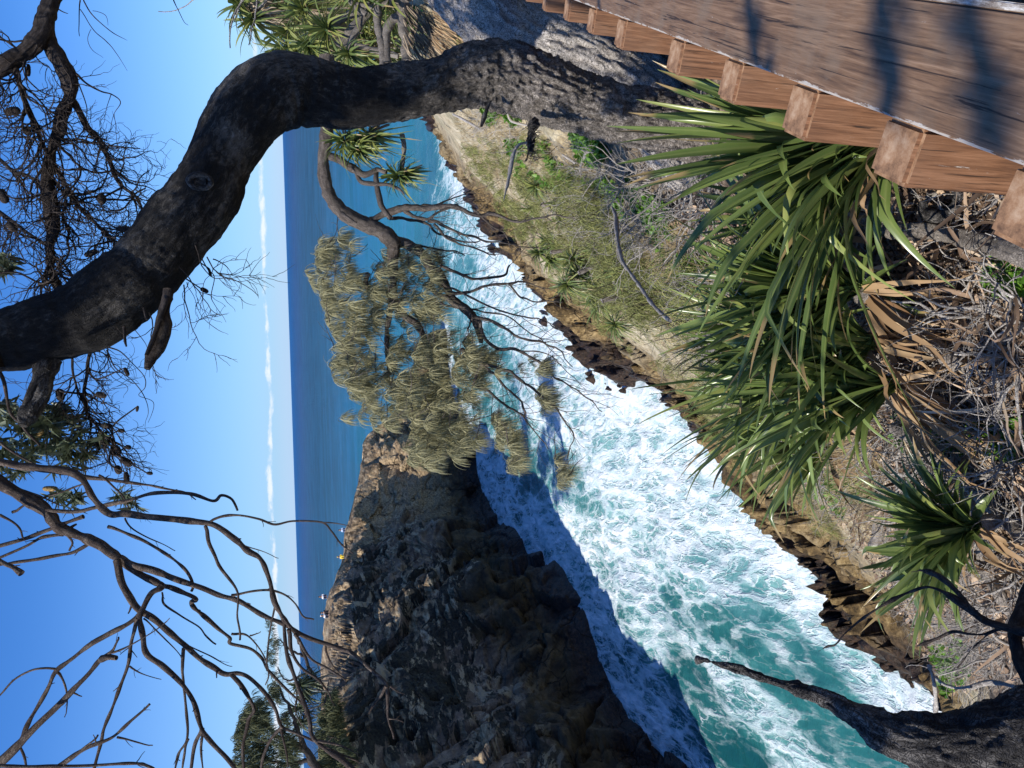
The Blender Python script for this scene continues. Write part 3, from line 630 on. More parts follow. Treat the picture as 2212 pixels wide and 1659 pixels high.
N.n('ShaderNodeOutputMaterial', {'Surface': N.n('ShaderNodeMixShader', {0: N.ss(dist, 60, 300), 1: pr.outputs[0], 2: fr.outputs[0]}).outputs[0]})
o = mb.build('sea', m); attr(o, 'foam', foam); attr(o, 'milk', milk)
tag(o, 'blue sea running into a foaming turquoise gorge', 'sea', kind='structure')

# ------------------------------------------------------------------ railing
vd = unit(ray(381, -71)); vc_ = unit(np.cross(vd, [0, 0, 1])); vn = np.cross(vc_, vd)
Pl = ray(1024, 167)*1.1755725+CAM
RM = Matrix((vd, vc_, vn)).transposed().to_4x4()
def boxmesh(name, m, parent, x0, x1, y0, y1, z0, z1, bev=.004, cut=None, mats=None):
    import bmesh
    bm = bmesh.new(); bmesh.ops.create_cube(bm, size=1)
    for v in bm.verts:
        v.co = Vector((x0 if v.co.x < 0 else x1, y0 if v.co.y < 0 else y1, z0 if v.co.z < 0 else z1))
        if cut and v.co.z == z1 and v.co.y == y0: v.co.z -= cut
    bmesh.ops.bevel(bm, geom=bm.edges[:], offset=bev, segments=2, affect='EDGES')
    if mats:
        for f_ in bm.faces:
            if f_.normal.z > .6: f_.material_index = 1
    me = bpy.data.meshes.new(name); bm.to_mesh(me); bm.free(); me.materials.append(m)
    for q in (mats or []): me.materials.append(q)
    o = bpy.data.objects.new(name, me); scene.collection.objects.link(o)
    if parent: o.parent = parent
    return o
rail = bpy.data.objects.new('boardwalk_railing', None); scene.collection.objects.link(rail)
rail.matrix_world = Matrix.Translation(Pl) @ RM
tag(rail, 'weathered brown timber railing of the boardwalk running down beside the trees', 'railing')
boxmesh('top_rail', M['plank'], rail, -2.2, 7.5, .001, .205, -.045, 0, .005)
boxmesh('edge_trim', M['edge'], rail, -2.2, 7.5, .204, .216, -.05, .001, .002)
for i, a0 in enumerate([-1.68, -1.26, -.84, -.42, -.012, .355, .765, 1.20, 1.69, 2.40, 2.93, 3.50, 4.15, 4.9, 5.8, 6.8]):
    po = boxmesh('post', M['post'], None, -.0625, .0625, -.122+.003*(i % 3), -.004, -1.25, -.028, .009, cut=.012, mats=[M['endgrain']])
    # the timber's grain follows the post: build it lying along X, then stand it up
    me = po.data
    for v in me.vertices: v.co = Vector((v.co.z, v.co.y, -v.co.x))
    po.parent = rail; po.location = (a0, 0, 0); po.rotation_euler = (0, -math.pi/2, 0)
boxmesh('rail_beam', M['post'], rail, -2.2, 7.5, .01, .055, -.24, -.055, .004)
boxmesh('lower_beam', M['post'], rail, -2.2, 7.5, .003, .05, -1.15, -1.0, .004)

# ------------------------------------------------------------------ bark relief for big stems
def barkdisp(seed, amp=.02, fine=.008, stretch=2.5, knots=()):
    def f(s_, th, R):
        SS, TH = np.meshgrid(s_, th, indexing='ij'); Rm = R[:, None]
        P = np.stack([np.cos(TH)*Rm*1.0, np.sin(TH)*Rm, SS/stretch], -1).reshape(-1, 3)
        P2 = np.stack([np.cos(TH)*Rm, np.sin(TH)*Rm, SS], -1).reshape(-1, 3)
        big = fbm(P2*3.2+seed, 3, 1)*amp
        rid = ridged(P*19+seed, 4, 2); pl = vnoise(P*38+seed*2, 8); pl = smooth(pl, -.1, .25)
        return (big+(rid-.3)*fine+(pl-.5)*fine*.9).reshape(SS.shape)
    return f
T1 = [(-60, 742, 66), (0, 737, 64), (100, 715, 72), (190, 682, 80), (255, 632, 84), (310, 588, 78), (375, 508, 72), (440, 422, 70), (470, 355, 68), (520, 272, 72), (572, 212, 78), (625, 194, 74), (680, 200, 68), (737, 210, 66), (820, 206, 57), (900, 194, 54), (965, 178, 57), (1030, 162, 62), (1100, 167, 70), (1180, 196, 68), (1250, 222, 60), (1320, 243, 58), (1420, 258, 62), (1520, 275, 76), (1620, 300, 96)]
def bentdisp(s_, th, R):
    a = barkdisp(3, .020, .0035, 1.6)(s_, th, R); b = barkdisp(3, .020, .015, 1.8)(s_, th, R); k = smooth(s_, 2.2, 4.5)[:, None]; return a*(1-k)+b*k
bent = thing('bent_tree', 'thick charred black trunk arching from the slope up and over the view', 'tree', G(1480, 270, 6.0))
mb = MB(); Tq, Tr = gpath(mb, T1, 4.3, 6.3, sides=180, seg=620, disp=bentdisp, kink=.04); print('TRUNKLEN', np.linalg.norm(np.diff(Tq, axis=0), axis=1).sum(), np.linalg.norm(np.diff(Tq, axis=0), axis=1)[:380].sum())
mb.build('trunk', M['bent'], bent)
def tdep(x): return float(np.interp(x, [-60, 1520], [4.3, 6.0]))
mb = MB()     # knot hollow
kc = G(432, 392, 4.62)
vv = unit(CAM-kc); a_ = unit(np.cross(vv, [0, 0, 1])); b_ = np.cross(vv, a_)
th = np.linspace(0, 2*math.pi, 60)
Pk = kc+np.outer(np.cos(th)*.040, a_)+np.outer(np.sin(th)*.062, b_)
tube(mb, Pk, np.full(60, .017)*(1+.2*vnoise(np.stack([th*3, th*0, th*0], 1))), 10); tube(mb, np.array([kc-vv*.05, kc-vv*.02, kc+vv*.004]), np.array([.03, .045, .035]), 18); mb.build('knot', M['char'], bent)
mb = MB()
gpath(mb, [(365, 625, 11), (355, 680, 14), (350, 720, 17), (340, 750, 15), (326, 772, 10), (318, 797, 2)], 4.45, 4.3, sides=24, seg=60, disp=barkdisp(9, .006, .004))
gpath(mb, [(362, 640, 6), (345, 690, 6), (330, 735, 6), (316, 768, 4)], 4.38, 4.25, sides=16, seg=40)
mb.build('broken_limb', M['twigdark'], bent)
mb = MB()
gpath(mb, [(105, 775, 30), (92, 815, 20), (88, 850, 20), (62, 893, 22), (50, 920, 10)], 4.45, 4.3, sides=48, seg=90, disp=barkdisp(11, .008, .006))
gpath(mb, [(100, 800, 12), (75, 830, 9), (50, 880, 5)], 4.4, 4.3, sides=20, seg=30)
mb.build('broken_limb', M['char'], bent)
mb = MB()
gpath(mb, [(268, 705, 3), (270, 735, 3), (273, 748, 2)], 4.3, 4.25, sides=8); gpath(mb, [(310, 665, 2), (316, 690, 2)], 4.3, 4.25, sides=8)
for p0 in [(430, 555), (395, 600), (455, 580), (405, 640), (240, 750), (330, 700)]:
    q = G(p0[0]-8, p0[1]-25, 4.6)
    twig(mb, q, unit(G(p0[0]+20, p0[1]+70, 4.6)-q)+rdir()*.2, .42, .004, 2, kids=4, wob=.7)
mb.build('twigs', M['twigdark'], bent)
# ragged hanging stub with the black bark on its lower side
mb = MB()
gpath(mb, tile(1, 0, [(1000, 620, 10), (950, 690, 14), (925, 760, 14), (905, 820, 6)]), 5.6, 5.5, sides=20, seg=30, disp=barkdisp(2, .006, .006))
mb.build('broken_limb', M['char'], bent)
mb = MB()
gpath(mb, tile(1, 0, [(1260, 770, 14), (1235, 860, 20), (1222, 930, 22), (1212, 1000, 13), (1195, 1045, 3)]), 5.7, 5.4, sides=24, seg=40, disp=barkdisp(22, .012, .014))
for k in range(90):
    a, b = 1225+rng.uniform(-25, 25), rng.uniform(800, 1030); x, y = tile(1, 0, [(a, b)])[0]; q = G(x, y, 5.52)
    twig(mb, q, unit(np.array([0, 0, -1])+rdir()*1.2), rng.uniform(.03, .09), .003, 0)
mb.build('hanging_limb', M['char'], bent)
mb = MB(); gpath(mb, tile(1, 0, [(1200, 925, 8), (1150, 940, 9), (1115, 1000, 10), (1095, 1100, 10), (1080, 1180, 8), (1066, 1240, 6), (1052, 1300, 1)]), 5.5, 5.2, sides=14, seg=50, disp=barkdisp(23, .003, .002))
gpath(mb, tile(1, 0, [(1130, 960, 3), (1060, 990, 2), (990, 985, 1)]), 5.4, 5.3, sides=6)
mb.build('dead_limb', M['twigpale'], bent)
# leaf cluster, also used for the unseen canopy added to throw the dapples
def leafcluster(mb, p, ax, n, L, wd):
    d_ = ax*.5+rdirs(n); d_ /= np.linalg.norm(d_, axis=1)[:, None]; q0 = p+rdirs(n)*.02
    blades(mb, q0, q0+d_*(L*rng.uniform(.7, 1.1, n))[:, None], np.zeros(3), wd*rng.uniform(.8, 1.1, n), 5, 0, .15)

# pale second tree
pale = thing('pale_tree', 'pale grey furrowed trunk leaning up to the right behind the charred one', 'tree', G(1440, 270, 7.2))
mb = MB(); gpath(mb, [(900, -190, 95), (960, -110, 92), (1020, -30, 90), (1085, 32, 84), (1160, 88, 76), (1230, 120, 74), (1300, 150, 78), (1370, 195, 80), (1440, 250, 90), (1520, 310, 110), (1600, 340, 120)], 7.6, 7.0, sides=160, seg=420, disp=barkdisp(31, .02, .018, 4.5), kink=.04)
mb.build('trunk', M['greybark'], pale)
mb = MB()
Lc = G(900, -190, 7.6)
for k in range(7):
    twig(mb, Lc, unit(np.array([.3, -.2, 1])+rdir()*.8), 2.2, .05, 2, kids=4)
mb.build('limbs', M['greybark'], pale)

# ------------------------------------------------------------------ burnt stump tree at the lower left of the view
burnt = thing('burnt_tree', 'black burnt tree with a long bare spike pointing out over the water', 'tree', G(2350, 1560, 3.0))
mb = MB()
gpath(mb, tile(2, 2, [(92, 958, 3), (150, 962, 12), (300, 1005, 20), (500, 1066, 27), (700, 1128, 34), (880, 1190, 44), (1030, 1260, 66), (1150, 1330, 92), (1300, 1420, 125), (1500, 1475, 165), (1750, 1500, 205), (2000, 1510, 250), (2300, 1500, 330), (2700, 1500, 420)]), 3.1, 2.75, sides=150, seg=420, disp=barkdisp(41, .016, .010, 3), kink=.05)
mb.build('trunk', M['char'], burnt)
mb = MB()
for pts, a, b in [([(2300, 800, 40), (2212, 780, 34), (2080, 745, 26), (1960, 705, 24), (1850, 625, 19), (1700, 525, 15), (1590, 487, 12), (1480, 515, 10), (1320, 590, 8), (1180, 680, 7), (1060, 780, 6), (990, 860, 4), (940, 870, 3), (880, 903, 1)], 3.0, 3.6),
                  ([(1330, 580, 7), (1250, 590, 5), (1170, 612, 2)], 3.4, 3.45),
                  ([(1950, 700, 20), (1860, 610, 17), (1760, 500, 15), (1660, 415, 14), (1560, 380, 10), (1480, 390, 4)], 3.1, 3.5),
                  ([(2080, 745, 18), (1960, 790, 12), (1850, 790, 9), (1750, 775, 8), (1650, 820, 5), (1515, 870, 2)], 3.1, 3.3),
                  ([(1980, 790, 8), (1880, 880, 6), (1820, 960, 4), (1780, 1010, 2)], 3.1, 3.2),
                  ([(2290, 420, 40), (2220, 560, 40), (2190, 640, 38), (2150, 760, 36), (2165, 880, 38), (2200, 1000, 45), (2290, 1120, 60)], 3.3, 2.95)]:
    gpath(mb, tile(2, 2, pts), a, b, sides=16, seg=60, disp=barkdisp(50, .003, .003))
mb.build('limbs', M['twigdark'], burnt)
mb = MB()
for pts in [[(1600, 1000, 18), (1625, 1080, 10), (1640, 1200, 9), (1640, 1295, 12)], [(1870, 1130, 12), (1780, 1140, 9), (1700, 1120, 8), (1630, 1070, 6)], [(2180, 1140, 14), (2060, 1110, 18), (1960, 1110, 16), (1860, 1140, 12)], [(2212, 1210, 12), (2100, 1270, 10), (2000, 1320, 9), (1910, 1360, 4)]]:
    gpath(mb, tile(2, 2, pts), 3.0, 3.2, sides=14, seg=40, disp=barkdisp(51, .002, .002))
mb.build('limbs', M['twigpale'], burnt)

# ------------------------------------------------------------------ bare dead tree hanging in from above
dead = thing('dead_tree', 'bare leafless branches spreading down over the sky and the far cliff', 'tree', G(-500, 1000, 4.2))
D = []
def dl(pts, w0, w1, t0, t1=None, c=0, r=2): D.append(([(x, y, w0+(w1-w0)*i/(len(pts)-1)) for i, (x, y) in enumerate(tile(c, r, pts))], t0, t1 or t0))
dl([(-900, -700), (-300, -350), (0, -190), (150, -100), (300, 0), (370, 90), (480, 140), (600, 195), (700, 250), (770, 300), (860, 370), (1000, 450), (1060, 480)], 16, 6.5, 4.2)
dl([(1060, 480), (1180, 520), (1270, 560), (1240, 575), (1260, 620), (1310, 665), (1400, 740), (1490, 810), (1495, 850), (1620, 880), (1690, 940), (1730, 1020), (1850, 1150), (1960, 1250)], 6, 2.2, 4.2, 4.5)
dl([(780, 300), (870, 345), (1000, 380), (1130, 430), (1300, 490), (1430, 545), (1550, 580), (1700, 670), (1830, 725), (1920, 775), (2050, 830), (2212, 890), (2290, 925), (2410, 1030), (2500, 1110), (2512, 1240), (2517, 1340), (2555, 1470)], 7.5, 2.5, 4.2, 3.9)
dl([(2502, 1130), (2470, 1190), (2430, 1235), (2390, 1310)], 3.2, 1.5, 3.9); dl([(2520, 1340), (2565, 1345), (2615, 1365)], 2.2, 1, 3.9); dl([(2530, 1130), (2570, 1160), (2617, 1180)], 2, 1, 3.9)
dl([(755, 310), (785, 460), (850, 570), (910, 640), (1000, 700), (1100, 780), (1200, 870), (1300, 960), (1400, 1020), (1470, 1050), (1540, 1045), (1620, 1080), (1720, 1180), (1790, 1290), (1830, 1390), (1930, 1440), (2050, 1490)], 8, 2.5, 4.15, 4.0)
dl([(1500, 1055), (1560, 1120), (1610, 1200), (1645, 1280), (1610, 1340), (1590, 1430), (1572, 1540), (1580, 1700)], 5, 3, 4.0)
dl([(1050, 480), (980, 530), (930, 620), (905, 700), (925, 820), (960, 920), (1060, 1000), (1180, 1110), (1250, 1220), (1300, 1380), (1390, 1500), (1500, 1640), (1560, 1720)], 7, 4, 4.1, 3.8)
dl([(1310, 1400), (1260, 1520), (1225, 1700)], 5, 3.5, 3.9); dl([(1310, 1430), (1300, 1540), (1315, 1700)], 3, 2, 3.9)
dl([(910, 660), (830, 720), (700, 790), (600, 850), (480, 940), (380, 1020), (320, 1120), (220, 1300), (150, 1450), (110, 1530)], 5, 4.5, 4.1)
dl([(370, 1020), (290, 1015), (200, 1030), (90, 1090), (0, 1180), (-60, 1230)], 3, 1.5, 4.1); dl([(375, 1040), (410, 1110), (430, 1200), (418, 1330)], 3, 1, 4.1)
dl([(895, 690), (850, 830), (830, 990), (760, 1180), (690, 1370), (650, 1500), (600, 1700)], 4.5, 3, 4.05)
dl([(840, 1000), (920, 1045), (1045, 1085)], 2, .8, 4.05)
dl([(-60, 1660), (0, 1620), (130, 1500), (300, 1320), (450, 1170), (560, 1060), (640, 960), (720, 905), (745, 860), (768, 810)], 10, 2, 3.9)
dl([(650, 950), (700, 935), (755, 945)], 7, 5, 3.9); dl([(720, 910), (800, 880), (920, 815), (1010, 760), (1100, 688)], 2.4, 1, 3.9)
dl([(130, 1520), (160, 1590), (175, 1680)], 3, 2, 3.9)
dl([(300, 1720), (370, 1650), (500, 1570), (650, 1490), (750, 1440), (850, 1350), (970, 1245)], 6, 2.5, 3.8); dl([(760, 1460), (880, 1480), (990, 1512)], 2.5, 1, 3.8); dl([(635, 1445), (540, 1530), (400, 1640)], 2.2, 3, 3.8)
dl([(-60, 1640), (200, 1655), (500, 1650), (850, 1635), (950, 1645), (1030, 1690)], 4, 3, 3.7)
dl([(1190, 880), (1190, 1000), (1185, 1110), (1210, 1300), (1218, 1480), (1150, 1580), (1130, 1700)], 4, 2.5, 4.1); dl([(1218, 1470), (1190, 1570), (1170, 1700)], 3, 2, 4.1)
dl([(-400, -480), (0, -320), (250, -290), (500, -240), (600, -100), (700, 5), (830, 15), (1000, 30), (1200, 50), (1360, 75), (1500, 160), (1600, 240), (1690, 310), (1750, 450), (1790, 600), (1850, 710), (1930, 800)], 8, 5, 3.9)
dl([(1360, 65), (1450, 30), (1550, 25), (1680, 50), (1780, 80), (1900, 55), (2080, 65), (2150, 130), (2212, 210), (2290, 270)], 3.2, 1.5, 3.9); dl([(2080, 62), (2160, 66), (2260, 85)], 1.5, .8, 3.9)
dl([(1330, 90), (1350, 200), (1400, 300), (1440, 370), (1530, 500), (1545, 600), (1540, 700), (1555, 830)], 4, 2, 3.9)
dl([(700, 95), (860, 150), (950, 190), (1080, 270), (1180, 350), (1240, 450), (1240, 515)], 3.5, 3, 4.15); dl([(810, 40), (850, 100), (950, 160), (1060, 210), (1135, 252)], 1.8, .8, 4.0)
dl([(1780, 620), (1740, 800), (1735, 930), (1730, 1030)], 2.5, 1.5, 3.95)
dl([(1840, 720), (1850, 900), (1900, 1050), (1960, 1200), (2000, 1350), (2030, 1480), (2212, 1600), (2330, 1700)], 4, 6, 3.9, 3.7); dl([(1920, 1160), (1920, 1280), (1970, 1400)], 2, 1, 3.9)
dl([(2060, 1480), (2212, 1515), (2320, 1570)], 3, 1.2, 3.75); dl([(2060, 1500), (2200, 1560), (2335, 1625)], 3, 1.5, 3.75)
dl([(1870, 760), (1890, 900), (1960, 1020), (2060, 1090), (2120, 1160), (2170, 1260)], 4, 1.5, 3.85); dl([(2110, 1170), (2100, 1230), (2060, 1265)], 2, 1, 3.85)
dl([(1910, 790), (2000, 930), (2100, 1000), (2212, 1070), (2240, 1100)], 4, 1.2, 3.85); dl([(2110, 870), (2150, 980), (2212, 1050)], 2, 1, 3.85)
dl([(1500, 540), (1620, 520), (1750, 512), (1850, 540), (1920, 600), (1970, 680), (2035, 697)], 3, 1.5, 4.0)
dl([(580, 205), (460, 265), (300, 300), (100, 330), (-80, 360)], 4, 3, 4.2); dl([(540, 30), (430, 70), (300, 120), (150, 180), (-80, 245)], 4.5, 4, 4.2); dl([(410, 150), (270, 170), (150, 230), (-60, 320)], 4, 3, 4.2)
dl([(-60, 300), (20, 330), (80, 350), (140, 400)], 6, 6, 4.1); dl([(0, 20), (100, 70), (140, 110), (150, 170)], 3, 1.5, 4.1); dl([(430, 145), (470, 200), (450, 250)], 3, 2, 4.2)
dl([(1050, 520), (1060, 600), (1160, 670), (1280, 740), (1340, 800), (1400, 858)], 2.4, 1.6, 4.15); dl([(930, 690), (1020, 770), (1120, 870), (1180, 940)], 1.8, 1, 4.1)
dl([(1230, 870), (1350, 930), (1440, 980), (1505, 1000)], 1.8, .8, 4.1); dl([(1500, 790), (1600, 800), (1700, 920), (1740, 1050), (1720, 1120)], 2.4, 1.2, 4.3); dl([(1620, 800), (1690, 775)], 1.5, .8, 4.3)
dl([(1430, 120), (1560, 200), (1700, 255), (1805, 300)], 1.6, .8, 3.9); dl([(1830, 1390), (1750, 1480), (1700, 1600), (1690, 1700)], 4, 3, 4.0); dl([(1820, 1400), (1850, 1540), (1870, 1650)], 2.5, 1.5, 4.0)
# row above
dl([(300, 1640), (480, 1650), (600, 1630), (740, 1600), (850, 1580), (1000, 1540), (1230, 1545), (1380, 1590), (1430, 1555), (1500, 1570), (1540, 1650)], 5, 2.6, 4.0, c=0, r=1)
dl([(-60, 1330), (100, 1350), (300, 1390), (500, 1420), (700, 1450), (830, 1470), (1000, 1490), (1180, 1525), (1270, 1580)], 7, 1.0, 4.3, c=0, r=1)
dl([(640, 1420), (740, 1500), (800, 1560), (830, 1640)], 2.5, 1.5, 4.2, c=0, r=1); dl([(80, 1660), (200, 1590), (400, 1530), (560, 1470)], 3, 1.5, 4.2, c=0, r=1)
dl([(-40, 700), (20, 800), (60, 1000), (150, 1100), (260, 1230)], 4, 2.5, 4.5, c=0, r=1); dl([(-40, 1180), (60, 1260), (200, 1340), (330, 1400)], 3, 1.5, 4.5, c=0, r=1)
dl([(150, 1520), (260, 1550), (400, 1620)], 2.5, 1.2, 4.2, c=0, r=1)
mb = MB()
for pts, a, b in D:
    Q, Rq = gpath(mb, pts, a, b, sides=9, wig=.006, seg=max(14, len(pts)*7), kink=.5)
    for k in range(len(Q)//9):
        i = int(rng.integers(2, len(Q)-1)); 
        if rng.random() < .55: twig(mb, Q[i], unit(Q[i]-Q[i-1])+rdir()*.9, rng.uniform(.015, .07), max(.0015, Rq[i]*.4), 0)
mb.build('branches', M['deadbranch'], dead)

# ------------------------------------------------------------------ banksia limb and its bare twigs over the sky
bank = thing('banksia_tree', 'banksia limb with a tangle of bare twigs and dark seed cones overhead', 'tree', G(90, -600, 6.5))
mb = MB()
A1, _ = gpath(mb, tile(0, 0, [(500, -900, 110), (400, -300, 80), (330, 0, 62), (290, 120, 62), (255, 230, 60), (180, 320, 48), (90, 380, 46), (0, 440, 46), (-150, 520, 40)]), 5.0, 4.8, sides=40, seg=120, disp=barkdisp(61, .010, .004))
A2, _ = gpath(mb, tile(0, 0, [(300, 120, 40), (310, 260, 42), (380, 380, 44), (440, 500, 44), (450, 620, 42), (405, 740, 40), (385, 850, 38), (335, 970, 36), (310, 1100, 36), (300, 1200, 36), (330, 1350, 34), (350, 1480, 32), (320, 1600, 28), (330, 1750, 24), (420, 1950, 18)]), 4.95, 5.2, sides=36, seg=180, disp=barkdisp(62, .010, .004))
A3, _ = gpath(mb, tile(0, 0, [(450, 640, 24), (500, 720, 22), (560, 830, 20), (640, 910, 18), (700, 1040, 16), (740, 1130, 14), (800, 1220, 10), (900, 1300, 7)]), 5.05, 5.2, sides=14, seg=60, wig=.01)
A4, _ = gpath(mb, tile(0, 0, [(90, 430, 20), (120, 540, 16), (180, 680, 15), (240, 840, 14), (300, 980, 12)]), 4.85, 5.0, sides=12, seg=50, wig=.01)
A5, _ = gpath(mb, tile(0, 0, [(350, 1060, 16), (430, 1200, 14), (500, 1330, 12), (620, 1450, 10), (740, 1560, 7)]), 5.1, 5.2, sides=12, seg=50, wig=.01)
A6, _ = gpath(mb, tile(0, 1, [(600, 560, 12), (570, 700, 12), (540, 850, 11), (560, 1000, 8), (640, 1120, 6), (740, 1200, 4)]), 5.1, 5.1, sides=12, seg=50, wig=.012)
A7, _ = gpath(mb, tile(0, 1, [(460, 640, 8), (480, 780, 7), (520, 920, 6), (600, 1100, 5)]), 5.1, 5.2, sides=10, seg=50, wig=.012)
A8, _ = gpath(mb, tile(0, 0, [(-80, 980, 14), (60, 1090, 12), (200, 1150, 9), (330, 1230, 6)]), 5.3, 5.2, sides=10, seg=40, wig=.012)
A9, _ = gpath(mb, tile(0, 0, [(-80, 1320, 14), (60, 1420, 12), (200, 1520, 9), (330, 1600, 6)]), 5.3, 5.2, sides=10, seg=40, wig=.012)
mb.build('limbs', M['twigdark'], bank)
mb = MB(); ends = []
def tw(Q, n, L, lvl, d0, i0=.2, r=.006, kids=3, wob=.95):
    r = r*1.35
    for k in range(n):
        i = int(rng.integers(int(len(Q)*i0), len(Q))); p = Q[i]
        twig(mb, p, unit(np.array(d0)+rdir()*.75), L*rng.uniform(.6, 1.3), r*rng.uniform(.7, 1.2), lvl, kids=kids, wob=wob, ends=ends)
imgd = lambda x, y: unit(G(1000+x, 800+y, 5)-G(1000, 800, 5))       # direction by picture axes
tw(A2, 34, .55, 2, imgd(.35, .8), .3, .007, 4); tw(A3, 26, .34, 2, imgd(.7, .7), .2, .004); tw(A4, 28, .40, 2, imgd(.2, .8), .1, .005)
tw(A5, 34, .36, 2, imgd(.6, .8), .0, .004); tw(A1, 12, .45, 2, imgd(-.2, .9), .45); tw(A8, 24, .36, 2, imgd(.3, .8), .0, .004); tw(A9, 22, .34, 2, imgd(.2, .6), .0, .004)
tw(A6, 22, .34, 2, imgd(.6, .8), .2, .004); tw(A7, 16, .28, 2, imgd(.3, .9), .2, .0035)
for pts in [[(520, 0, 5), (510, 100, 3.5), (515, 235, 2)], [(540, 0, 5), (590, 80, 4), (660, 150, 3), (740, 215, 3), (825, 262, 1)], [(520, 60, 3), (600, 180, 3), (680, 270, 3), (760, 350, 2), (825, 460, 1)], [(590, 190, 2), (570, 260, 2), (600, 330, 2), (670, 375, 1)], [(600, 70, 2), (680, 100, 2), (700, 165, 1)],
            [(1120, -10, 4), (1150, 60, 3), (1190, 145, 2), (1220, 165, 1)], [(330, -5, 5), (380, 60, 4), (440, 88, 2)], [(490, 480, 10), (560, 540, 6), (650, 590, 5), (720, 610, 4), (780, 660, 3), (740, 740, 2), (710, 860, 1)], [(500, 520, 5), (540, 640, 4), (560, 720, 3), (560, 790, 1)], [(720, 610, 3), (690, 700, 2), (670, 800, 1)], [(740, 740, 2), (755, 850, 1)],
            [(750, 1110, 6), (850, 1180, 5), (960, 1220, 4), (1080, 1280, 3)], [(780, 1110, 4), (870, 1110, 3), (910, 1160, 1)], [(650, 950, 5), (620, 1060, 4), (600, 1180, 2)]]:
    gpath(mb, tile(0, 0, pts), 5.0, 5.1, sides=6, wig=.008, seg=max(10, len(pts)*6))
for pts in [[(700, 590, 6), (780, 620, 4), (860, 700, 3), (940, 790, 3), (945, 850, 3), (900, 900, 2), (990, 950, 2), (960, 1080, 1)], [(690, 610, 5), (740, 720, 4), (860, 800, 3), (930, 900, 3), (960, 1000, 2), (940, 1110, 1)], [(600, 1000, 5), (680, 1060, 4), (780, 1090, 3), (830, 1170, 1)], [(640, 1130, 5), (760, 1220, 4), (880, 1260, 3), (930, 1360, 2), (985, 1390, 2), (980, 1410, 2)],
            [(700, 1160, 4), (770, 1260, 4), (830, 1370, 3), (840, 1430, 2)], [(640, 1130, 4), (690, 1300, 3), (680, 1400, 2)], [(700, 650, 3), (720, 780, 2), (820, 850, 2), (800, 920, 1)], [(850, 450, 3), (940, 560, 2), (960, 630, 1)], [(1300, 0, 5), (1350, 80, 4), (1390, 130, 3), (1370, 250, 3), (1400, 320, 2), (1465, 430, 1)], [(1380, 20, 4), (1460, 60, 3), (1510, 125, 1)], [(1400, 100, 3), (1450, 150, 2), (1500, 215, 1)], [(1210, 170, 3), (1260, 260, 2), (1300, 380, 2), (1400, 470, 2), (1480, 510, 1)], [(1220, 170, 3), (1180, 250, 2), (1215, 335, 1)]]:
    gpath(mb, tile(0, 1, pts), 5.0, 5.1, sides=6, wig=.008, seg=max(10, len(pts)*6))
mb.build('twigs', M['twigdark'], bank)
def cone(mb, c, ax, L, r):
    n = 16; s_ = 14; t = np.linspace(-1, 1, n); P = np.array([c+ax*L*.5*a for a in t]); R = r*np.sqrt(np.clip(1-np.abs(t)**3, .05, 1))
    def dd(ss_, th, R_):
        k = np.indices((len(ss_), len(th))).sum(0) % 2; return (k*.22-.05)*r
    tube(mb, P, R, s_, dd)
st_ = []
for c_, r_, x, y, dx, dy, L, w_ in [(0, 0, 80, 720, 1, -.2, 100, 26), (0, 0, 185, 455, 0, 1, 80, 12), (0, 0, 20, 1270, .5, 1, 100, 28), (0, 0, 590, 1640, 1, -.4, 90, 18), (0, 0, 805, 1483, 1, 0, 100, 17), (0, 0, 75, 1470, .8, .6, 80, 24), (0, 0, 660, 1290, 0, 1, 70, 22), (0, 0, 175, 850, .3, 1, 50, 22),
                                   (0, 1, 820, 750, .5, 1, 60, 12), (0, 1, 390, 900, .2, 1, 80, 24), (0, 1, 655, 900, 1, .3, 70, 18), (0, 1, 785, 1132, 1, .1, 45, 13), (0, 1, 690, 1100, 1, .2, 70, 16), (0, 1, 765, 1258, .5, 1, 60, 17), (0, 1, 820, 1335, .8, .5, 85, 22), (0, 1, 765, 1385, .5, 1, 60, 20), (0, 1, 820, 1440, .1, 1, 80, 16), (0, 1, 1325, 222, 1, .5, 55, 14), (0, 1, 1360, 105, .3, 1, 60, 8), (0, 1, 890, 990, -.2, 1, 40, 8), (0, 1, 830, 1240, 1, .2, 40, 14), (0, 1, 970, 1408, 1, .1, 40, 11)]:
    x_, y_ = tile(c_, r_, [(x, y)])[0]; mc = MB(); k = S/3/FPX*5.0
    cc = G(x_, y_, 5.0); cone(mc, cc, imgd(dx, dy), L*k, w_*k); mc.build('seed_cone', M['twigdark'], bank)
    AL = np.concatenate([A1, A2, A3, A4, A5, A6, A7, A8, A9]); dq = np.linalg.norm((AL-cc), axis=1); a_ = AL[np.argmin(dq)]
    st_.append(crom(np.array([a_, (a_+cc)/2+rdir()*.08+np.array([0, 0, .04]), cc-imgd(dx, dy)*L*k*.45]), 14))
mb = MB()
for q in st_:
    tube(mb, q, np.linspace(.008, .004, 14), 6); twig(mb, q[6], rdir(), .25, .004, 1, kids=4)
mb.build('side_twigs', M['twigdark'], bank)
mb = MB()
LP = tile(0, 1, [(-60, 880), (130, 960), (330, 960), (500, 1000), (560, 1120), (700, 1180), (620, 1260), (560, 1330), (520, 1400), (420, 1380), (330, 1420), (300, 1300), (250, 1260), (220, 1330), (130, 1420), (-60, 1400)])
SPR = scatter_poly(LP, 150)+scatter_poly(tile(0, 1, [(330, 1540), (560, 1520), (560, 1600), (420, 1640)]), 10)+scatter_poly(tile(0, 1, [(740, 1520), (860, 1520), (860, 1620), (790, 1640)]), 7)+scatter_poly(tile(0, 1, [(-60, -10), (120, 0), (90, 90), (-60, 120)]), 12)
for x, y in SPR:
    leafcluster(mb, G(x, y, rng.uniform(4.9, 5.5)), imgd(.3, .6), 12, .10, .011)
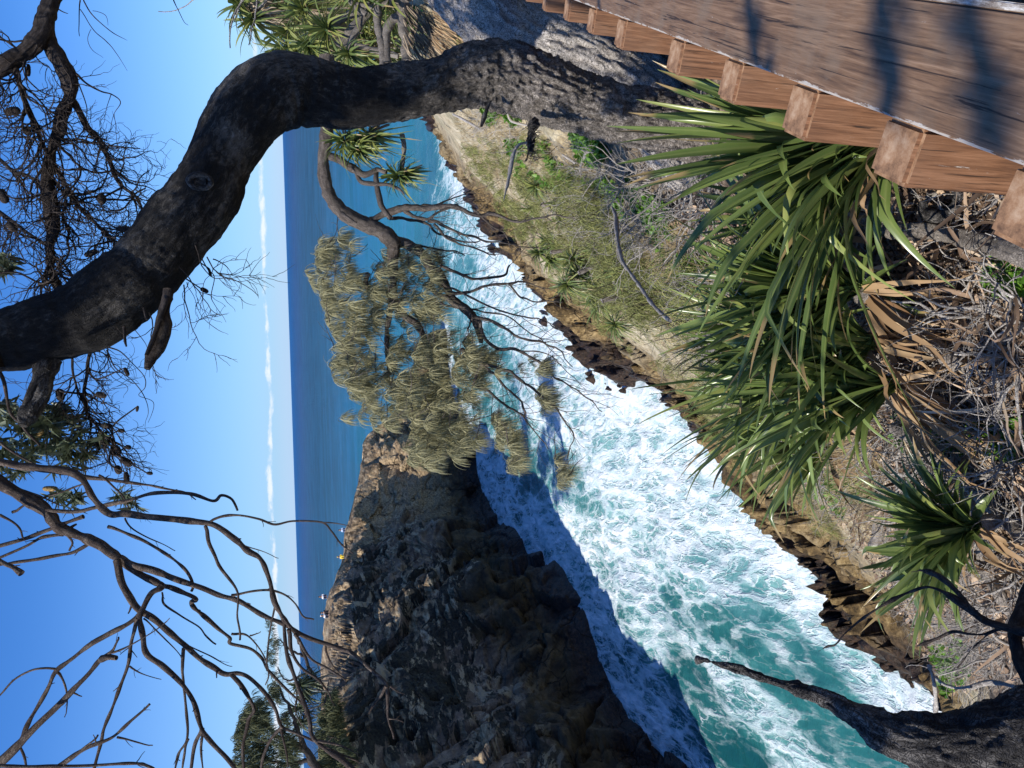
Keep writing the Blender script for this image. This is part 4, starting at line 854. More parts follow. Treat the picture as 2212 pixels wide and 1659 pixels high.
mb.build('leaves', M['banksia'], bank)
m, N = newmat('banksia_flower'); gg = N.n('ShaderNodeNewGeometry').outputs['Position']
finish(N, N.ramp(N.noise(gg, 90, 3, .6), [(.4, (.12, .075, .025)), (.6, (.36, .24, .09))]), .8, N.noise(gg, 160, 3), .9, .004); M['flower'] = m
for x, y, dx, dy, L, w_ in [(325, 1507, 1, 0, 95, 16), (255, 1150, .8, -.8, 70, 16)]:
    x_, y_ = tile(0, 1, [(x, y)])[0]; mc = MB(); k = S/3/FPX*5.0; cone(mc, G(x_, y_, 4.95), imgd(dx, dy), L*k, w_*k); mc.build('flower_spike', M['flower'], bank)

# ------------------------------------------------------------------ she-oak in the middle of the view
oak = thing('she_oak', 'she-oak branch with drooping straw-green needles and bare black twigs over the gorge', 'tree', G(705, 150, 8.8))
mb = MB()
gpath(mb, [(706, 120, 16), (708, 200, 15), (706, 262, 14), (705, 300, 13), (698, 345, 12), (703, 395, 13), (718, 432, 14), (745, 462, 15), (780, 480, 16), (815, 495, 17), (838, 512, 18), (850, 530, 15), (848, 560, 12), (850, 600, 9), (845, 660, 7), (835, 720, 5), (840, 800, 3)], 8.6, 9.4, sides=40, seg=220, disp=barkdisp(71, .006, .005))
gpath(mb, [(848, 520, 13), (880, 528, 12), (915, 552, 11), (930, 580, 10), (950, 590, 9), (975, 640, 9), (1020, 683, 9), (1035, 720, 7), (1040, 740, 6)], 9.2, 9.5, sides=20, seg=90, disp=barkdisp(72, .005, .004))
gpath(mb, [(850, 610, 6), (860, 665, 7), (905, 708, 8), (930, 760, 5)], 9.3, 9.5, sides=12, seg=40, wig=.01)
gpath(mb, [(795, 590, 6), (790, 615, 6), (803, 632, 4), (850, 660, 3)], 9.3, 9.4, sides=10, seg=30, wig=.01)
for pts in [[(700, 335, 8), (737, 350, 9), (765, 366, 9), (790, 378, 7), (815, 366, 5), (835, 372, 4)], [(765, 362, 5), (780, 392, 5), (810, 398, 5), (840, 398, 4), (865, 412, 3), (875, 420, 1)], [(812, 366, 5), (815, 400, 6), (823, 440, 6), (845, 472, 5)], [(735, 460, 4), (770, 480, 2)]]:
    gpath(mb, pts, 8.8, 8.7, sides=10, seg=30, wig=.012)
OAKB = []
def ob(pts, w0, w1, t0=9.2, t1=9.6, c=1, r=1):
    pp = [(x, y, .85*(w0+(w1-w0)*i/(len(pts)-1))) for i, (x, y) in enumerate(tile(c, r, pts))]; OAKB.append(gpath(mb, pp, t0, t1, sides=7, wig=.02, seg=len(pts)*6, kink=.4))
ob([(640, 60), (740, 110), (830, 145), (930, 140), (1060, 120), (1090, 60)], 4.5, 2.5)
ob([(640, 235), (720, 240), (820, 235), (900, 210), (1000, 190), (1080, 180), (1150, 260), (1220, 290), (1350, 300), (1430, 300)], 4.5, 1.5)
ob([(560, 190), (650, 260), (720, 300), (800, 340), (860, 395), (900, 450), (930, 530), (1000, 590), (1130, 610), (1220, 650), (1290, 700), (1370, 770), (1450, 830), (1560, 890), (1640, 960), (1690, 1010)], 7, 1)
ob([(860, 395), (960, 420), (1060, 470), (1150, 520), (1280, 560), (1380, 590), (1430, 640), (1500, 720)], 5, 1)
ob([(860, 395), (830, 450), (820, 490)], 3, 1.5); ob([(640, 170), (760, 230), (900, 300), (1100, 380), (1250, 400), (1330, 430), (1460, 500)], 3.5, 1)
ob([(780, 600), (850, 670), (960, 700), (1080, 750), (1160, 800), (1230, 850), (1330, 930), (1400, 1000), (1450, 1080), (1500, 1170), (1490, 1250), (1470, 1320)], 5, 1)
ob([(920, 700), (880, 760), (870, 830), (960, 880), (1060, 960), (1130, 1010), (1185, 1045), (1240, 1120), (1310, 1200), (1340, 1250)], 4.5, 1)
ob([(930, 720), (1000, 770), (1100, 880), (1180, 960), (1187, 1045)], 3.5, 2.5); ob([(1080, 180), (1150, 160), (1230, 180), (1330, 240)], 3, 1)
ob([(1130, 610), (1300, 620), (1400, 680), (1540, 820)], 2, .8); ob([(640, 300), (760, 340), (950, 360), (1100, 400), (1250, 520), (1380, 600)], 3, 1)
ob([(560, 1430), (700, 1480), (850, 1540), (1100, 1590), (1280, 1600)], 4.5, 1.2, c=1, r=0)
ob([(190, 1430), (350, 1360), (450, 1350), (600, 1340), (760, 1340), (870, 1400), (1000, 1390), (1150, 1430), (1300, 1400), (1500, 1410)], 10, 1.5, 9.0, 9.0, c=1, r=0)
ob([(400, 1350), (470, 1400), (560, 1410), (640, 1370), (760, 1330)], 6, 2, 9.0, 9.0, c=1, r=0); ob([(600, 1450), (700, 1560), (850, 1600), (1000, 1655)], 3.5, 1.5, c=1, r=0)
ob([(300, 1410), (450, 1420), (560, 1450), (620, 1510), (780, 1560), (900, 1560)], 4.5, 1.5, c=1, r=0); ob([(480, 1340), (620, 1330), (740, 1280), (820, 1240)], 3, 1.2, c=1, r=0)
ob([(850, 1350), (950, 1440), (1060, 1520), (1110, 1620)], 3, 1, c=1, r=0); ob([(420, 1560), (560, 1600), (700, 1630), (800, 1655)], 3, 1.5, c=1, r=0)
for Q, Rq in OAKB:
    for k in range(len(Q)//5):
        i = int(rng.integers(len(Q)//5, len(Q)-1)); twig(mb, Q[i], unit(unit(Q[i+1]-Q[i])+rdir()*.8+np.array([0, 0, -.3])), rng.uniform(.15, .6), .0045, 1, kids=2, wob=.5)
mb.build('branches', M['sheoakbark'], oak)
OP = [(672, 590), (690, 545), (705, 500), (738, 490), (765, 520), (790, 560), (805, 535), (850, 548), (905, 535), (950, 540), (985, 600), (972, 640), (970, 712), (1012, 722), (1058, 760), (1062, 845), (1030, 925), (1048, 955), (1012, 985), (940, 1012), (892, 1002), (880, 930), (828, 918), (750, 920), (742, 880), (757, 842), (722, 802), (735, 762), (715, 700), (700, 655)]
HOLES = [((880, 790), 20), ((772, 560), 26), ((765, 640), 12), ((905, 560), 10), ((870, 800), 16), ((895, 955), 12), ((740, 560), 10), ((800, 610), 9), ((850, 700), 9)]
def tuft(mb, p, n, L, wd, spread=.10):
    p = np.atleast_2d(p); K = len(p)*n; base = np.repeat(p, n, 0)
    ax = np.stack([rng.normal(size=len(p))*.6, rng.normal(size=len(p))*.6, np.full(len(p), .25)], 1); ax /= np.linalg.norm(ax, axis=1)[:, None]; ax = np.repeat(ax, n, 0)
    u_ = rng.uniform(-1, 1, K)[:, None]; q = base+ax*u_*spread+rdirs(K)*spread*.25
    d_ = np.stack([rng.normal(size=K)*.34, rng.normal(size=K)*.34, np.full(K, .10)], 1)+ax*u_*np.array([.4, .4, 0]); d_ /= np.linalg.norm(d_, axis=1)[:, None]
    l_ = (L*np.repeat(rng.uniform(.7, 1.2, len(p)), n)*rng.uniform(.6, 1.15, K))[:, None]; P = [q]
    for i in range(5):
        d_ = d_+np.array([0, 0, -.66])+rdirs(K)*.06; d_ /= np.linalg.norm(d_, axis=1)[:, None]; P.append(P[-1]+d_*l_/5)
    P = np.stack(P, 1); W = (np.array([1, 1, .9, .8, .6, .2])*wd)[None, :, None]; sd = np.cross(P[:, -1]-P[:, 0], rdirs(K)); sd /= np.linalg.norm(sd, axis=1)[:, None]+1e-9; sd = sd[:, None]
    V = np.stack([P+sd*W, P-sd*W], 2).reshape(-1, 3); F = grid_faces(6, 2); mb.add(V, (F[None]+np.arange(K)[:, None, None]*12).reshape(-1, 4))
mb = MB(); tb = MB()
cl = scatter_poly(OP, 760)
cl += scatter_poly([(1060, 760), (1110, 780), (1140, 800), (1105, 830), (1070, 820)], 9)+scatter_poly([(1072, 900), (1110, 905), (1145, 1010), (1110, 1020), (1068, 970)], 42)+scatter_poly([(1208, 980), (1238, 1000), (1240, 1040), (1210, 1050)], 9)+scatter_poly([(1155, 780), (1190, 770), (1205, 800), (1175, 815)], 8)+scatter_poly([(1160, 840), (1200, 840), (1215, 885), (1180, 885)], 14)+scatter_poly([(1000, 730), (1060, 740), (1090, 800), (1050, 830)], 14)
CP = []
for x, y in cl:
    if any(math.hypot(x-h[0], (y-h[1])) < r_ for h, r_ in HOLES) and rng.random() < .9: continue
    if vnoise(np.array([[x*.04, y*.04, 1.5]]), 4)[0] < -.40: continue
    if vnoise(np.array([[x*.09, y*.11, 7.5]]), 5)[0] < -.30: continue
    t = rng.uniform(8.9, 10.0); p = G(x-12, y, t); CP.append(p)
    if rng.random() < .3: twig(tb, p, unit(np.array([.6, 0, -.4])+rdir()*.6), .35, .006, 1, kids=2)
tuft(mb, np.array(CP), 66, .20, .0026, .055)
mb.build('needles', M['needle'], oak); tb.build('twigs', M['sheoakbark'], oak)

# ------------------------------------------------------------------ pandanus trees
def rosette(mb, md, c, ax, R, n, wd, ndry=8, lo=-.6, thin=1.0, nseg=8):
    ax = unit(ax); e1 = unit(np.cross(ax, [.3, .7, .2])); e2 = np.cross(ax, e1)
    for k in range(n):
        ph = k*2.399963+rng.uniform(-.3, .3); q = (k+.5)/n; el = 1.25-q*(1.25-lo); el += rng.uniform(-.15, .15)
        d_ = ax*math.sin(el)+(e1*math.cos(ph)+e2*math.sin(ph))*math.cos(el); L = R*rng.uniform(.75, 1.1)
        p1 = c+d_*L+np.array([0, 0, -.22*L*rng.uniform(.3, 1.2)])
        if rng.random() < .35:   # tip folds over
            p1 = c+d_*L*.8+np.array([0, 0, -.38*L])
        blade(mb, c+d_*R*.04, p1, np.array([0, 0, .16*L])+d_*L*.08, wd*thin*rng.uniform(.75, 1.1), n=nseg, twist=rng.uniform(-.6, .6), fold=.4, bend=.35)
    for k in range(ndry):
        d_ = unit(e1*rng.normal()+e2*rng.normal()-ax*.9); L = R*rng.uniform(.6, 1.0)
        blade(md, c-ax*R*.05, c+d_*L*.55+np.array([0, 0, -.5*L]), d_*L*.25, wd*.8, n=nseg, twist=rng.uniform(-1.5, 1.5), fold=.2, wavy=.05)
def pandanus(label, heads, stems, depth, R, n=70, wd=.03, dry=10, name='pandanus', group=None, onground=True):
    d0 = depth
    if onground:
        e_ = stems[0][-1] if stems else heads[0]; depth = float(np.clip(gdep(e_[0], e_[1], depth)*.985, .8*d0, 2.3*d0))
    b = stems[0][0] if stems else heads[0]
    bt = G(b[0], b[1], depth) if not stems else G(stems[0][-1][0], stems[0][-1][1], depth)
    t = thing(name, label, 'pandanus', bt, group)
    if stems:
        ms = MB()
        for st in stems: gpath(ms, st, depth*(.985 if onground else 1), depth, sides=14, seg=max(20, len(st)*10), disp=barkdisp(rng.uniform(0, 50), .006, .004), wig=.01)
        ms.build('trunk', M['pandtrunk'], t)
    a = MB(); d_ = MB()
    for h in heads:
        hd = depth*h[4] if len(h) > 4 else depth
        if onground and depth > 14: hd = float(np.clip(gdep(h[0], h[1], hd)*.92, .75*depth, 1.25*depth))
        k_ = hd/d0; c = G(h[0], h[1], hd); rosette(a, d_, c, imgd(h[2], h[3])*.8+np.array([0, 0, .35]), R*k_*(h[5] if len(h) > 5 else 1), n, wd*k_, dry)
    a.build('leaf_crown', M['pand'], t)
    if dry: d_.build('dead_leaves', M['pandskirt'], t)
    return t
pc = lambda pts: crop(1000, 0, 700, pts)
H1 = [(*pc([(930, 350)])[0], -1, 0), (*pc([(1180, 660)])[0], .2, 1, 1.0, .75)]
pandanus('largest pandanus right of the charred trunk, with a full pale green head', [H1[0], (*pc([(700, 560)])[0], -.3, .6, 1.04, .8), (*pc([(620, 120)])[0], -1, -.5, 1.06, .9)],
         [[(*p, 9) for p in pc([(950, 360), (1150, 200), (1350, 120), (1520, 20), (1600, -150)])], [(*p, 11) for p in pc([(1040, 560), (1180, 420), (1300, 280), (1450, 100), (1560, -60)])]], 11.0, .62, 84, .022, 14, onground=False)
pandanus('small pandanus rosette hanging under the largest one on a bent grey stem', [H1[1]], [[(*p, 7) for p in pc([(1180, 640), (1230, 480), (1330, 300), (1440, 150), (1540, 30), (1540, -120)])]], 10.6, .52, 46, .022, 8, onground=False)
pandanus('dense pandanus thicket at the skyline behind the larger heads', [(*pc([(330, 120)])[0], -1, 0), (*pc([(420, 380)])[0], -1, .5), (*pc([(420, 620)])[0], -1, .6, 1.03), (*pc([(250, 30)])[0], -1, 0, 1.02), (*pc([(600, 640)])[0], -.4, .8, 1.02), (*pc([(800, 120)])[0], -1, -.2), (*pc([(900, 600)])[0], -.3, .8), (*pc([(800, 720)])[0], .3, .8)],
         [[(*p, 6) for p in pc([(420, 380), (700, 420), (1000, 500), (1400, 600), (1800, 700)])]], 14.5, .85, 60, .026, 8, onground=False)
pandanus('pandanus thicket filling the hillside under the skyline, behind the grey stems', [(*pc([(x_, y_)])[0], -.6, .5, 1+.02*(i_ % 4)) for i_, (x_, y_) in enumerate([(1050, -60), (1150, 60), (1280, 260), (1420, 420), (1550, 560), (1700, 700), (1250, 500), (1050, 700), (1400, 700), (1650, 350), (1000, 250), (600, 300), (720, 420), (560, 40), (900, -50), (1300, -40), (1500, 150), (1750, 120), (1450, 800), (1250, 820)])], [[(*p, 6) for p in pc([(1050, 100), (1400, 300), (1800, 400)])]], 17.5, .95, 46, .03, 8)
pandanus('pandanus head with a shaggy brown skirt against the sky at the skyline', [(548, 42, -.3, 1, 1, 1.0), (520, 8, -1, 0, 1, .9)], [[(600, -60, 12), (575, 0, 11), (556, 38, 9)]], 12.0, .60, 56, .022, 70, onground=False)
pandanus('pandanus with grey prop stems in the shade right of the charred trunk', [(*pc([(1700, -60)])[0], -1, 0), (*pc([(1350, -90)])[0], -1, 0)],
         [[(*p, 8) for p in pc([(1540, -100), (1540, 120), (1545, 300), (1580, 480), (1600, 650), (1595, 860)])], [(*p, 10) for p in pc([(1860, -80), (1850, 120), (1840, 300), (1880, 480), (1890, 620), (1895, 760)])], [(*p, 9) for p in pc([(1900, 20), (1800, 180), (1690, 300), (1640, 500), (1650, 800)])], [(*p, 6) for p in pc([(1260, 60), (1500, 80), (1700, 30), (1860, 10)])], [(*p, 6) for p in pc([(1180, 0), (1250, 90), (1400, 180)])]], 10.4, .6, 50, .024, 12, onground=False)
pandanus('pandanus head close below the charred trunk, against blue water', [(745, 300, .1, .8), (800, 292, .2, 1, 1, .9), (775, 318, 0, 1, 1, .8)], [[(*p, 6) for p in [(800, 190), (820, 240), (800, 288), (770, 300)]]], 8.6, .42, 60, .017, 14, onground=False)
pandanus('small yellow-green pandanus tuft at the end of a thin pale branch', [(862, 378, -.6, .6), (878, 372, .3, .4, 1.0, .7)], [[(*p, 4) for p in [(868, 290), (872, 330), (866, 372)]]], 8.8, .34, 60, .014, 6, onground=False)
pandanus('lone pandanus with a yellow fruit on the slope below', [(1160, 402, -.6, .2)], [[(*p, 4) for p in crop(1800, 450, 900, [(790, 720), (830, 800), (880, 900), (960, 960)])]], 17.0, .52, 46, .022, 10)
pandanus('pandanus with long thin leaves beneath the lone fruiting one', [(1150, 452, -.4, .5), (1165, 470, -.2, 1, 1, .7)], [[(1170, 440, 4), (1190, 452, 4), (1200, 462, 4)]], 18.0, .48, 36, .022, 6)
pandanus('nearest round dark green pandanus above the brown rocks', [(1298, 655, -.5, .8), (1290, 628, -.4, .3, 1, .9)], [[(1300, 650, 5), (1330, 640, 5), (1345, 620, 5)]], 15.0, .62, 80, .022, 20)
pandanus('cluster of pandanus heads in the middle of the slope', [(1255, 590, -.5, .5), (1225, 615, -.5, .8), (1240, 560, -.4, .3), (1275, 575, -.2, .3)], [[(1250, 590, 4), (1290, 570, 4), (1310, 545, 4)]], 18.0, .6, 60, .024, 20)
pandanus('pandanus clump beside the rocks at the far end of the slope', [(1165, 545, -.5, .5), (1190, 560, -.4, .7), (1205, 530, -.5, .5), (1185, 520, -.6, .2)], [[(1190, 545, 4), (1220, 540, 4), (1235, 530, 4)]], 21.0, .6, 56, .026, 16)
pandanus('broad pandanus clump just above the nearest brown rocks', [(1330, 700, -.5, .6), (1320, 600, -.4, .4, 1, .8), (1345, 590, -.5, .5), (1310, 560, -.4, .4), (1290, 540, -.4, .4, 1, .8)], [[(1325, 610, 5), (1350, 600, 5), (1370, 590, 4)]], 15.5, .5, 60, .02, 10)
pandanus('dark pandanus heads half hidden in the she-oak scrub', [(1205, 440, -.4, .3), (1212, 475, -.4, .3, 1, .8)], [], 19.0, .48, 40, .024, 6)
mb = MB(); fr = G(1160, 402, gdep(1160, 402, 20)*.95); cone(mb, fr, np.array([0, 0, 1.]), .16, .09)
m, N = newmat('pandanus_fruit'); finish(N, (.36, .26, .06), .7); o = mb.build('pandanus_fruit', m, None, origin=fr); tag(o, 'round yellow fruit in the middle of the lone slope pandanus', 'fruit')
# dry hanging frond bundle between the pale trunk and the prop stems
mb = MB()
for k in range(150):
    x, y = pc([(rng.uniform(1850, 2250), rng.uniform(60, 560))])[0]; q = G(x, y, 9.6)
    blade(mb, q, q+imgd(.5, rng.uniform(.4, 1.0))*rng.uniform(.3, .7), np.array([0, 0, .05]), .011, n=6, fold=.2, wavy=.06)
tag(mb.build('dry_fronds', M['pandskirt'], None, origin=G(880, 40, 9.6)), 'grey-brown pandanus fronds hanging between the prop stems', 'dry fronds'); mb = MB()
for k in range(160):
    x, y = crop(1700, 0, 700, [(rng.uniform(0, 420), rng.uniform(60, 600))])[0]; q = G(x, y, 9.0)
    blade(mb, q, q+imgd(1, rng.uniform(.3, 1.0))*rng.uniform(.2, .5), np.array([0, 0, .03]), .006, n=5, fold=.2, wavy=.05)
tag(mb.build('dry_fronds', M['strapdry'], None, origin=G(940, 60, 9.0)), 'fine straw-coloured hanging fronds against the pale trunk', 'dry fronds')

# ------------------------------------------------------------------ strap-leaved plants in the foreground
def strap(label, hub, depth, tips, nrand, R, wd=.024, fan=None, ndry=16, drydir=None, stem=None, dens=3.3):
    dg = float(np.clip(gdep(hub[0], hub[1], depth)*.86, depth*.9, depth*1.5)); wd = wd*dg/depth; R = R*dg/depth; depth = dg
    c = G(*hub, depth); t = thing('strap_leaf_plant', label, 'plant', c+np.array([0, 0, -.4]), 'strap-leaved plants on the bank')
    a = MB(); d_ = MB(); nrand = int(nrand*dens); wd = wd*1.08
    for tp_ in tips:
        x, y = tp_[:2]; dd = depth*(tp_[2] if len(tp_) > 2 else rng.uniform(.90, 1.0)); p1 = G(x, y, dd); L = np.linalg.norm(p1-c)
        sag = .22*L*rng.uniform(.5, 1.3)
        blade(a, c+rdir()*.03, p1, np.array([0, 0, sag])+rdir()*.05*L, wd*rng.uniform(.75, 1.15), n=16, twist=rng.uniform(-.9, .9), fold=.45, bend=.25)
    for k in range(nrand):
        an = rng.uniform(*fan); el = rng.uniform(-.2, 1.25); L = R*rng.uniform(.7, 1.35)
        dh = imgd(-math.cos(an), math.sin(an)); toC = unit(CAM-c)
        dr = unit(dh*1.0+toC*rng.uniform(-.5, .75)+np.array([0, 0, .15])); p1 = c+dr*L; p1[2] -= .10*L
        if rng.random() < .3: p1 = c+dr*L*.75+np.array([0, 0, -.35*L])
        blade(a, c+rdir()*.03, p1, np.array([0, 0, .2*L]), wd*rng.uniform(.7, 1.15), n=14, twist=rng.uniform(-1.0, 1.0), fold=.45, bend=.45)
    a.build('leaf_crown', M['strap'], t)
    for k in range(ndry):
        dv_ = unit((imgd(*drydir) if drydir else np.array([0, 0, -1.]))+unit(CAM-c)*.35+rdir()*.7); L = R*rng.uniform(.35, .8)
        p1 = c+dv_*L; g_ = onz(p1)[2]; p1[2] = max(p1[2]-.1, g_+.02)
        blade(d_, c+rdir()*.03, p1, rdir()*.15*L+np.array([0, 0, .08]), wd*rng.uniform(.4, .8), n=12, twist=rng.uniform(-3, 3), fold=.3, wavy=.08)
    if ndry: d_.build('dead_leaves', M['strapdry'], t)
    if stem:
        ms = MB(); gpath(ms, stem, depth, depth*1.02, sides=20, seg=60, disp=barkdisp(rng.uniform(0, 40), .008, .006)); ms.build('stem', M['pandtrunk'], t)
    return t
strap('largest strap-leaved plant, its dark green fan in front of the litter bank', (1852, 622), 3.9,
      [(1475, 515), (1480, 585), (1440, 645), (1410, 690), (1470, 560), (1500, 470), (1535, 480), (1560, 520), (1490, 620), (1520, 700), (1445, 730), (1560, 740), (1500, 780), (1590, 790), (1700, 470), (1760, 520), (1650, 450), (1640, 830), (1700, 800), (1600, 560), (1580, 600), (1530, 650), (1840, 470), (1960, 560), (2040, 690), (1550, 860), (1900, 520)], 34, .95, .027, (-1.0, .9), 16, (1, .5), [(1850, 622, 22), (1900, 660, 20), (1960, 700, 26), (2030, 740, 30)])
strap('strap-leaved plant with a big skirt of curled tan leaves, left of the largest', (1930, 830), 3.7,
      [(1590, 830), (1580, 770), (1600, 690), (1620, 880), (1640, 940), (1680, 1000), (1560, 1000), (1700, 930), (1545, 1090), (1750, 900), (1760, 960), (1480, 790), (1500, 830), (1780, 760), (1820, 950), (1660, 760), (1700, 1080), (1630, 1060), (1820, 1060)], 24, .85, .023, (-.7, 1.0), 46, (1, .4), [(1930, 830, 16), (1975, 850, 18), (2040, 880, 22)])
strap('dark strap-leaved plant reaching out from under the timber posts', (1930, 300), 3.6,
      [(1310, 272), (1330, 310), (1330, 355), (1345, 385), (1395, 400), (1380, 480), (1480, 200), (1420, 150), (1500, 330), (1450, 440), (1530, 480), (1620, 490), (1700, 500), (1960, 500), (1905, 530), (1850, 470), (1590, 400), (1560, 430), (1480, 400), (1400, 350), (1450, 300), (1380, 250), (1780, 490), (1740, 440)], 44, 1.15, .027, (-.5, 1.4), 6, (-1, .6), [(1930, 300, 20), (2000, 320, 24), (2100, 330, 28)])
strap('strap-leaved plant whose long thin leaves hang out over the foam', (1790, 800), 4.4,
      [(1355, 842, .93), (1372, 920, .9), (1390, 855, .9), (1425, 1000, .9), (1470, 1010, .92), (1480, 1090, .95), (1535, 1110, .9), (1560, 1060, .9), (1430, 760), (1445, 800), (1500, 870), (1530, 930), (1585, 1000), (1620, 1100), (1400, 690), (1690, 1060), (1660, 980)], 22, .9, .020, (-.4, 1.2), 6, (1, .5))
strap('small deep green strap-leaved plant lowest down the bank, nearest the burnt tree', (2105, 1135), 4.0,
      [(1868, 1120), (1850, 1205), (1880, 1235), (1890, 1180), (1860, 1090), (1900, 1065), (1960, 1080), (1940, 1240), (1985, 1270), (2030, 1290), (2065, 1280), (2120, 1260), (2100, 1060), (2150, 1060), (2000, 1060), (2035, 1320, .92), (1920, 1210), (2180, 1200), (2040, 1190)], 30, .6, .022, (-1.2, 1.5), 8, (1, .3), [(2110, 1135, 12), (2160, 1120, 14), (2212, 1090, 18)])
strap('strap-leaved plant whose crown fills the gap just below the posts', (1790, 470), 4.3,
      [(1500, 420), (1480, 480), (1470, 540), (1520, 600), (1550, 560), (1600, 620), (1640, 660), (1560, 380), (1650, 340), (1700, 300), (1720, 620), (1800, 640), (1880, 560), (1900, 500), (1480, 400), (1530, 500), (1600, 500), (1660, 560)], 30, .75, .026, (-1.0, 1.2), 8, (1, .3))
strap('pale green strap-leaved plant between the two skirted ones', (1880, 740), 4.1,
      [(1560, 640), (1540, 690), (1580, 760), (1620, 820), (1680, 860), (1640, 720), (1700, 640), (1740, 700), (1760, 860), (1840, 880), (1700, 780), (1590, 720)], 26, .8, .024, (-.9, 1.0), 12, (1, .3))
strap('sparse strap-leaved plant at the bank edge with leaf tips over the rocks', (1800, 960), 4.6,
      [(1570, 900), (1590, 980), (1600, 1040), (1640, 1100), (1700, 1120), (1760, 1110), (1560, 1000), (1650, 930), (1700, 1000), (1620, 860), (1800, 1100), (1720, 880)], 14, .6, .022, (-.8, 1.3), 14, (1, .6))
strap('strap-leaved plant at the outer edge of the bank above the ochre rocks', (1720, 700), 5.2,
      [(1430, 640), (1415, 700), (1440, 760), (1400, 680), (1460, 820), (1490, 870), (1530, 900), (1500, 600), (1520, 560), (1560, 520), (1450, 600), (1600, 900), (1480, 700), (1500, 760), (1550, 820)], 30, .85, .024, (-.9, .9), 10, (1, .3))
strap('strap-leaved plant with leaves crossing the white water line', (1740, 880), 5.0,
      [(1450, 840), (1440, 900), (1470, 960), (1500, 1010), (1540, 1060), (1580, 1090), (1500, 930), (1560, 980), (1600, 1030), (1480, 1040)], 16, .75, .02, (-.6, 1.0), 10, (1, .3))
strap('yellowing strap leaves with cut tips above the twigs beside the burnt limb', (2085, 1200), 3.7,
      [(1885, 1300, .93), (1960, 1250, .92), (2060, 1345, .92), (1850, 1230), (2090, 1215), (2110, 1240), (1870, 1190), (1905, 1165)], 6, .55, .022, (-.2, 1.2), 6, (1, .6))
strap('young bright strap-leaved shoots between the two large plants', (1850, 730), 4.2,
      [(1640, 700), (1600, 650), (1660, 770), (1590, 730), (1700, 690), (1620, 800), (1750, 860), (1680, 870), (1560, 760), (1740, 1010), (1800, 900), (1780, 990)], 26, .7, .020, (-.8, .8), 14, (1, .2))

# ------------------------------------------------------------------ fallen logs and stems on the bank
def log(name, label, pts, t0, t1, mat_, seed, cat='log', amp=.012, fine=.006, sides=60, onground=True):
    if onground: ts = [gdep(p[0], p[1], t0)*.95 for p in pts]; md = float(np.median(ts)); ts = np.clip(ts, md*.88, md*1.12); t0 = ts; t1 = md
    o3 = G(*[np.mean([p[k] for p in pts]) for k in (0, 1)], t1); mb = MB(); gpath(mb, pts, t0, t1, sides=sides, seg=160, disp=barkdisp(seed, amp, fine), kink=.1)
    return tag(mb.build(name, mat_, None, origin=o3), label, cat)
log('ringed_stem', 'ringed grey pandanus stem lying below the timber posts', tile(2, 0, [(1040, 1440, 36), (1200, 1470, 44), (1400, 1500, 48), (1600, 1500, 52), (1800, 1540, 58), (2000, 1590, 66), (2212, 1660, 78), (2450, 1760, 90)]), 3.9, 3.3, M['pandtrunk'], 81, 'stem')
log('charred_stump', 'hollow charred loop of stump beside the ringed stem', tile(2, 0, [(1560, 1300, 20), (1580, 1380, 34), (1680, 1400, 40), (1760, 1340, 36), (1790, 1260, 26), (1740, 1230, 14)]), 3.7, 3.7, M['char'], 82, 'stump', .006, .006, 30)
log('fallen_log', 'straight weathered grey log in the twigs left of the strap plants', tile(2, 1, [(1380, 1110, 40), (1500, 1170, 44), (1650, 1290, 50), (1800, 1410, 54), (1950, 1540, 60), (2100, 1680, 66), (2212, 1800, 70)]), 4.3, 3.9, M['logbark'], 83)
log('fallen_log', 'smooth grey log lying across the lower bank behind the small plant', tile(2, 2, [(1260, 0, 30), (1270, 120, 34), (1240, 230, 30)]), 7.5, 7.5, M['logbark'], 84)
log('fallen_log', 'pale twisted log near the bottom of the bank by the burnt limb', tile(2, 2, [(1850, -120, 44), (1900, 20, 46), (1950, 220, 44), (1990, 400, 46), (2060, 540, 40), (2110, 640, 30)]), 3.6, 3.5, M['logbark'], 85)
log('fallen_log', 'short mossy log half buried under the largest strap-leaved plant', tile(2, 1, [(1250, 320, 50), (1400, 420, 60), (1550, 540, 56), (1700, 640, 50), (1800, 720, 40)]), 4.0, 3.8, M['logbark'], 86)
log('fallen_log', 'thin bleached log slanting between the rocks and the twigs', tile(2, 2, [(1640, 600, 14), (1720, 720, 20), (1800, 860, 26), (1900, 1000, 28), (1980, 1080, 24)]), 4.6, 4.0, M['logbark'], 87)
log('fallen_branch', 'long pale curved dead branch rising out of the strap leaves over the slope', crop(1800, 450, 900, [(1500, 900, 10), (1535, 980, 20), (1545, 1100, 20), (1560, 1250, 19), (1600, 1420, 18), (1680, 1540, 16), (1760, 1650, 16), (1900, 1850, 18), (2060, 2000, 20)]), 9.5, 5.6, M['twigpale'], 88, 'branch', .004, .003, 16, False)
log('fallen_branch', 'forked bleached branch across the green creeper near the trunk foot', crop(1800, 450, 900, [(1270, 170, 16), (1290, 300, 20), (1240, 400, 15), (1190, 520, 12), (1200, 620, 8)]), 7.0, 7.6, M['twigpale'], 89, 'branch', .004, .003, 16)
log('fallen_branch', 'crooked white branch under the hanging stub of the charred tree', crop(1800, 450, 900, [(480, -20, 9), (520, 60, 12), (600, 90, 12), (700, 110, 8)]), 8.5, 8.5, M['twigpale'], 90, 'branch', .003, .002, 12)
log('fallen_branch', 'short bleached branch sticking out of the slope below the stub', crop(1800, 450, 900, [(1020, 390, 10), (1080, 430, 14), (1150, 475, 14)]), 8.0, 8.0, M['twigpale'], 91, 'branch', .003, .002, 12)
log('fallen_branch', 'grey limb lying beyond the trunk at the top of the far slope', crop(1800, 450, 900, [(-40, 0, 8), (60, 50, 12), (150, 100, 11), (230, 150, 7)]), 10.5, 10.5, M['twigpale'], 92, 'branch', .003, .002, 12)

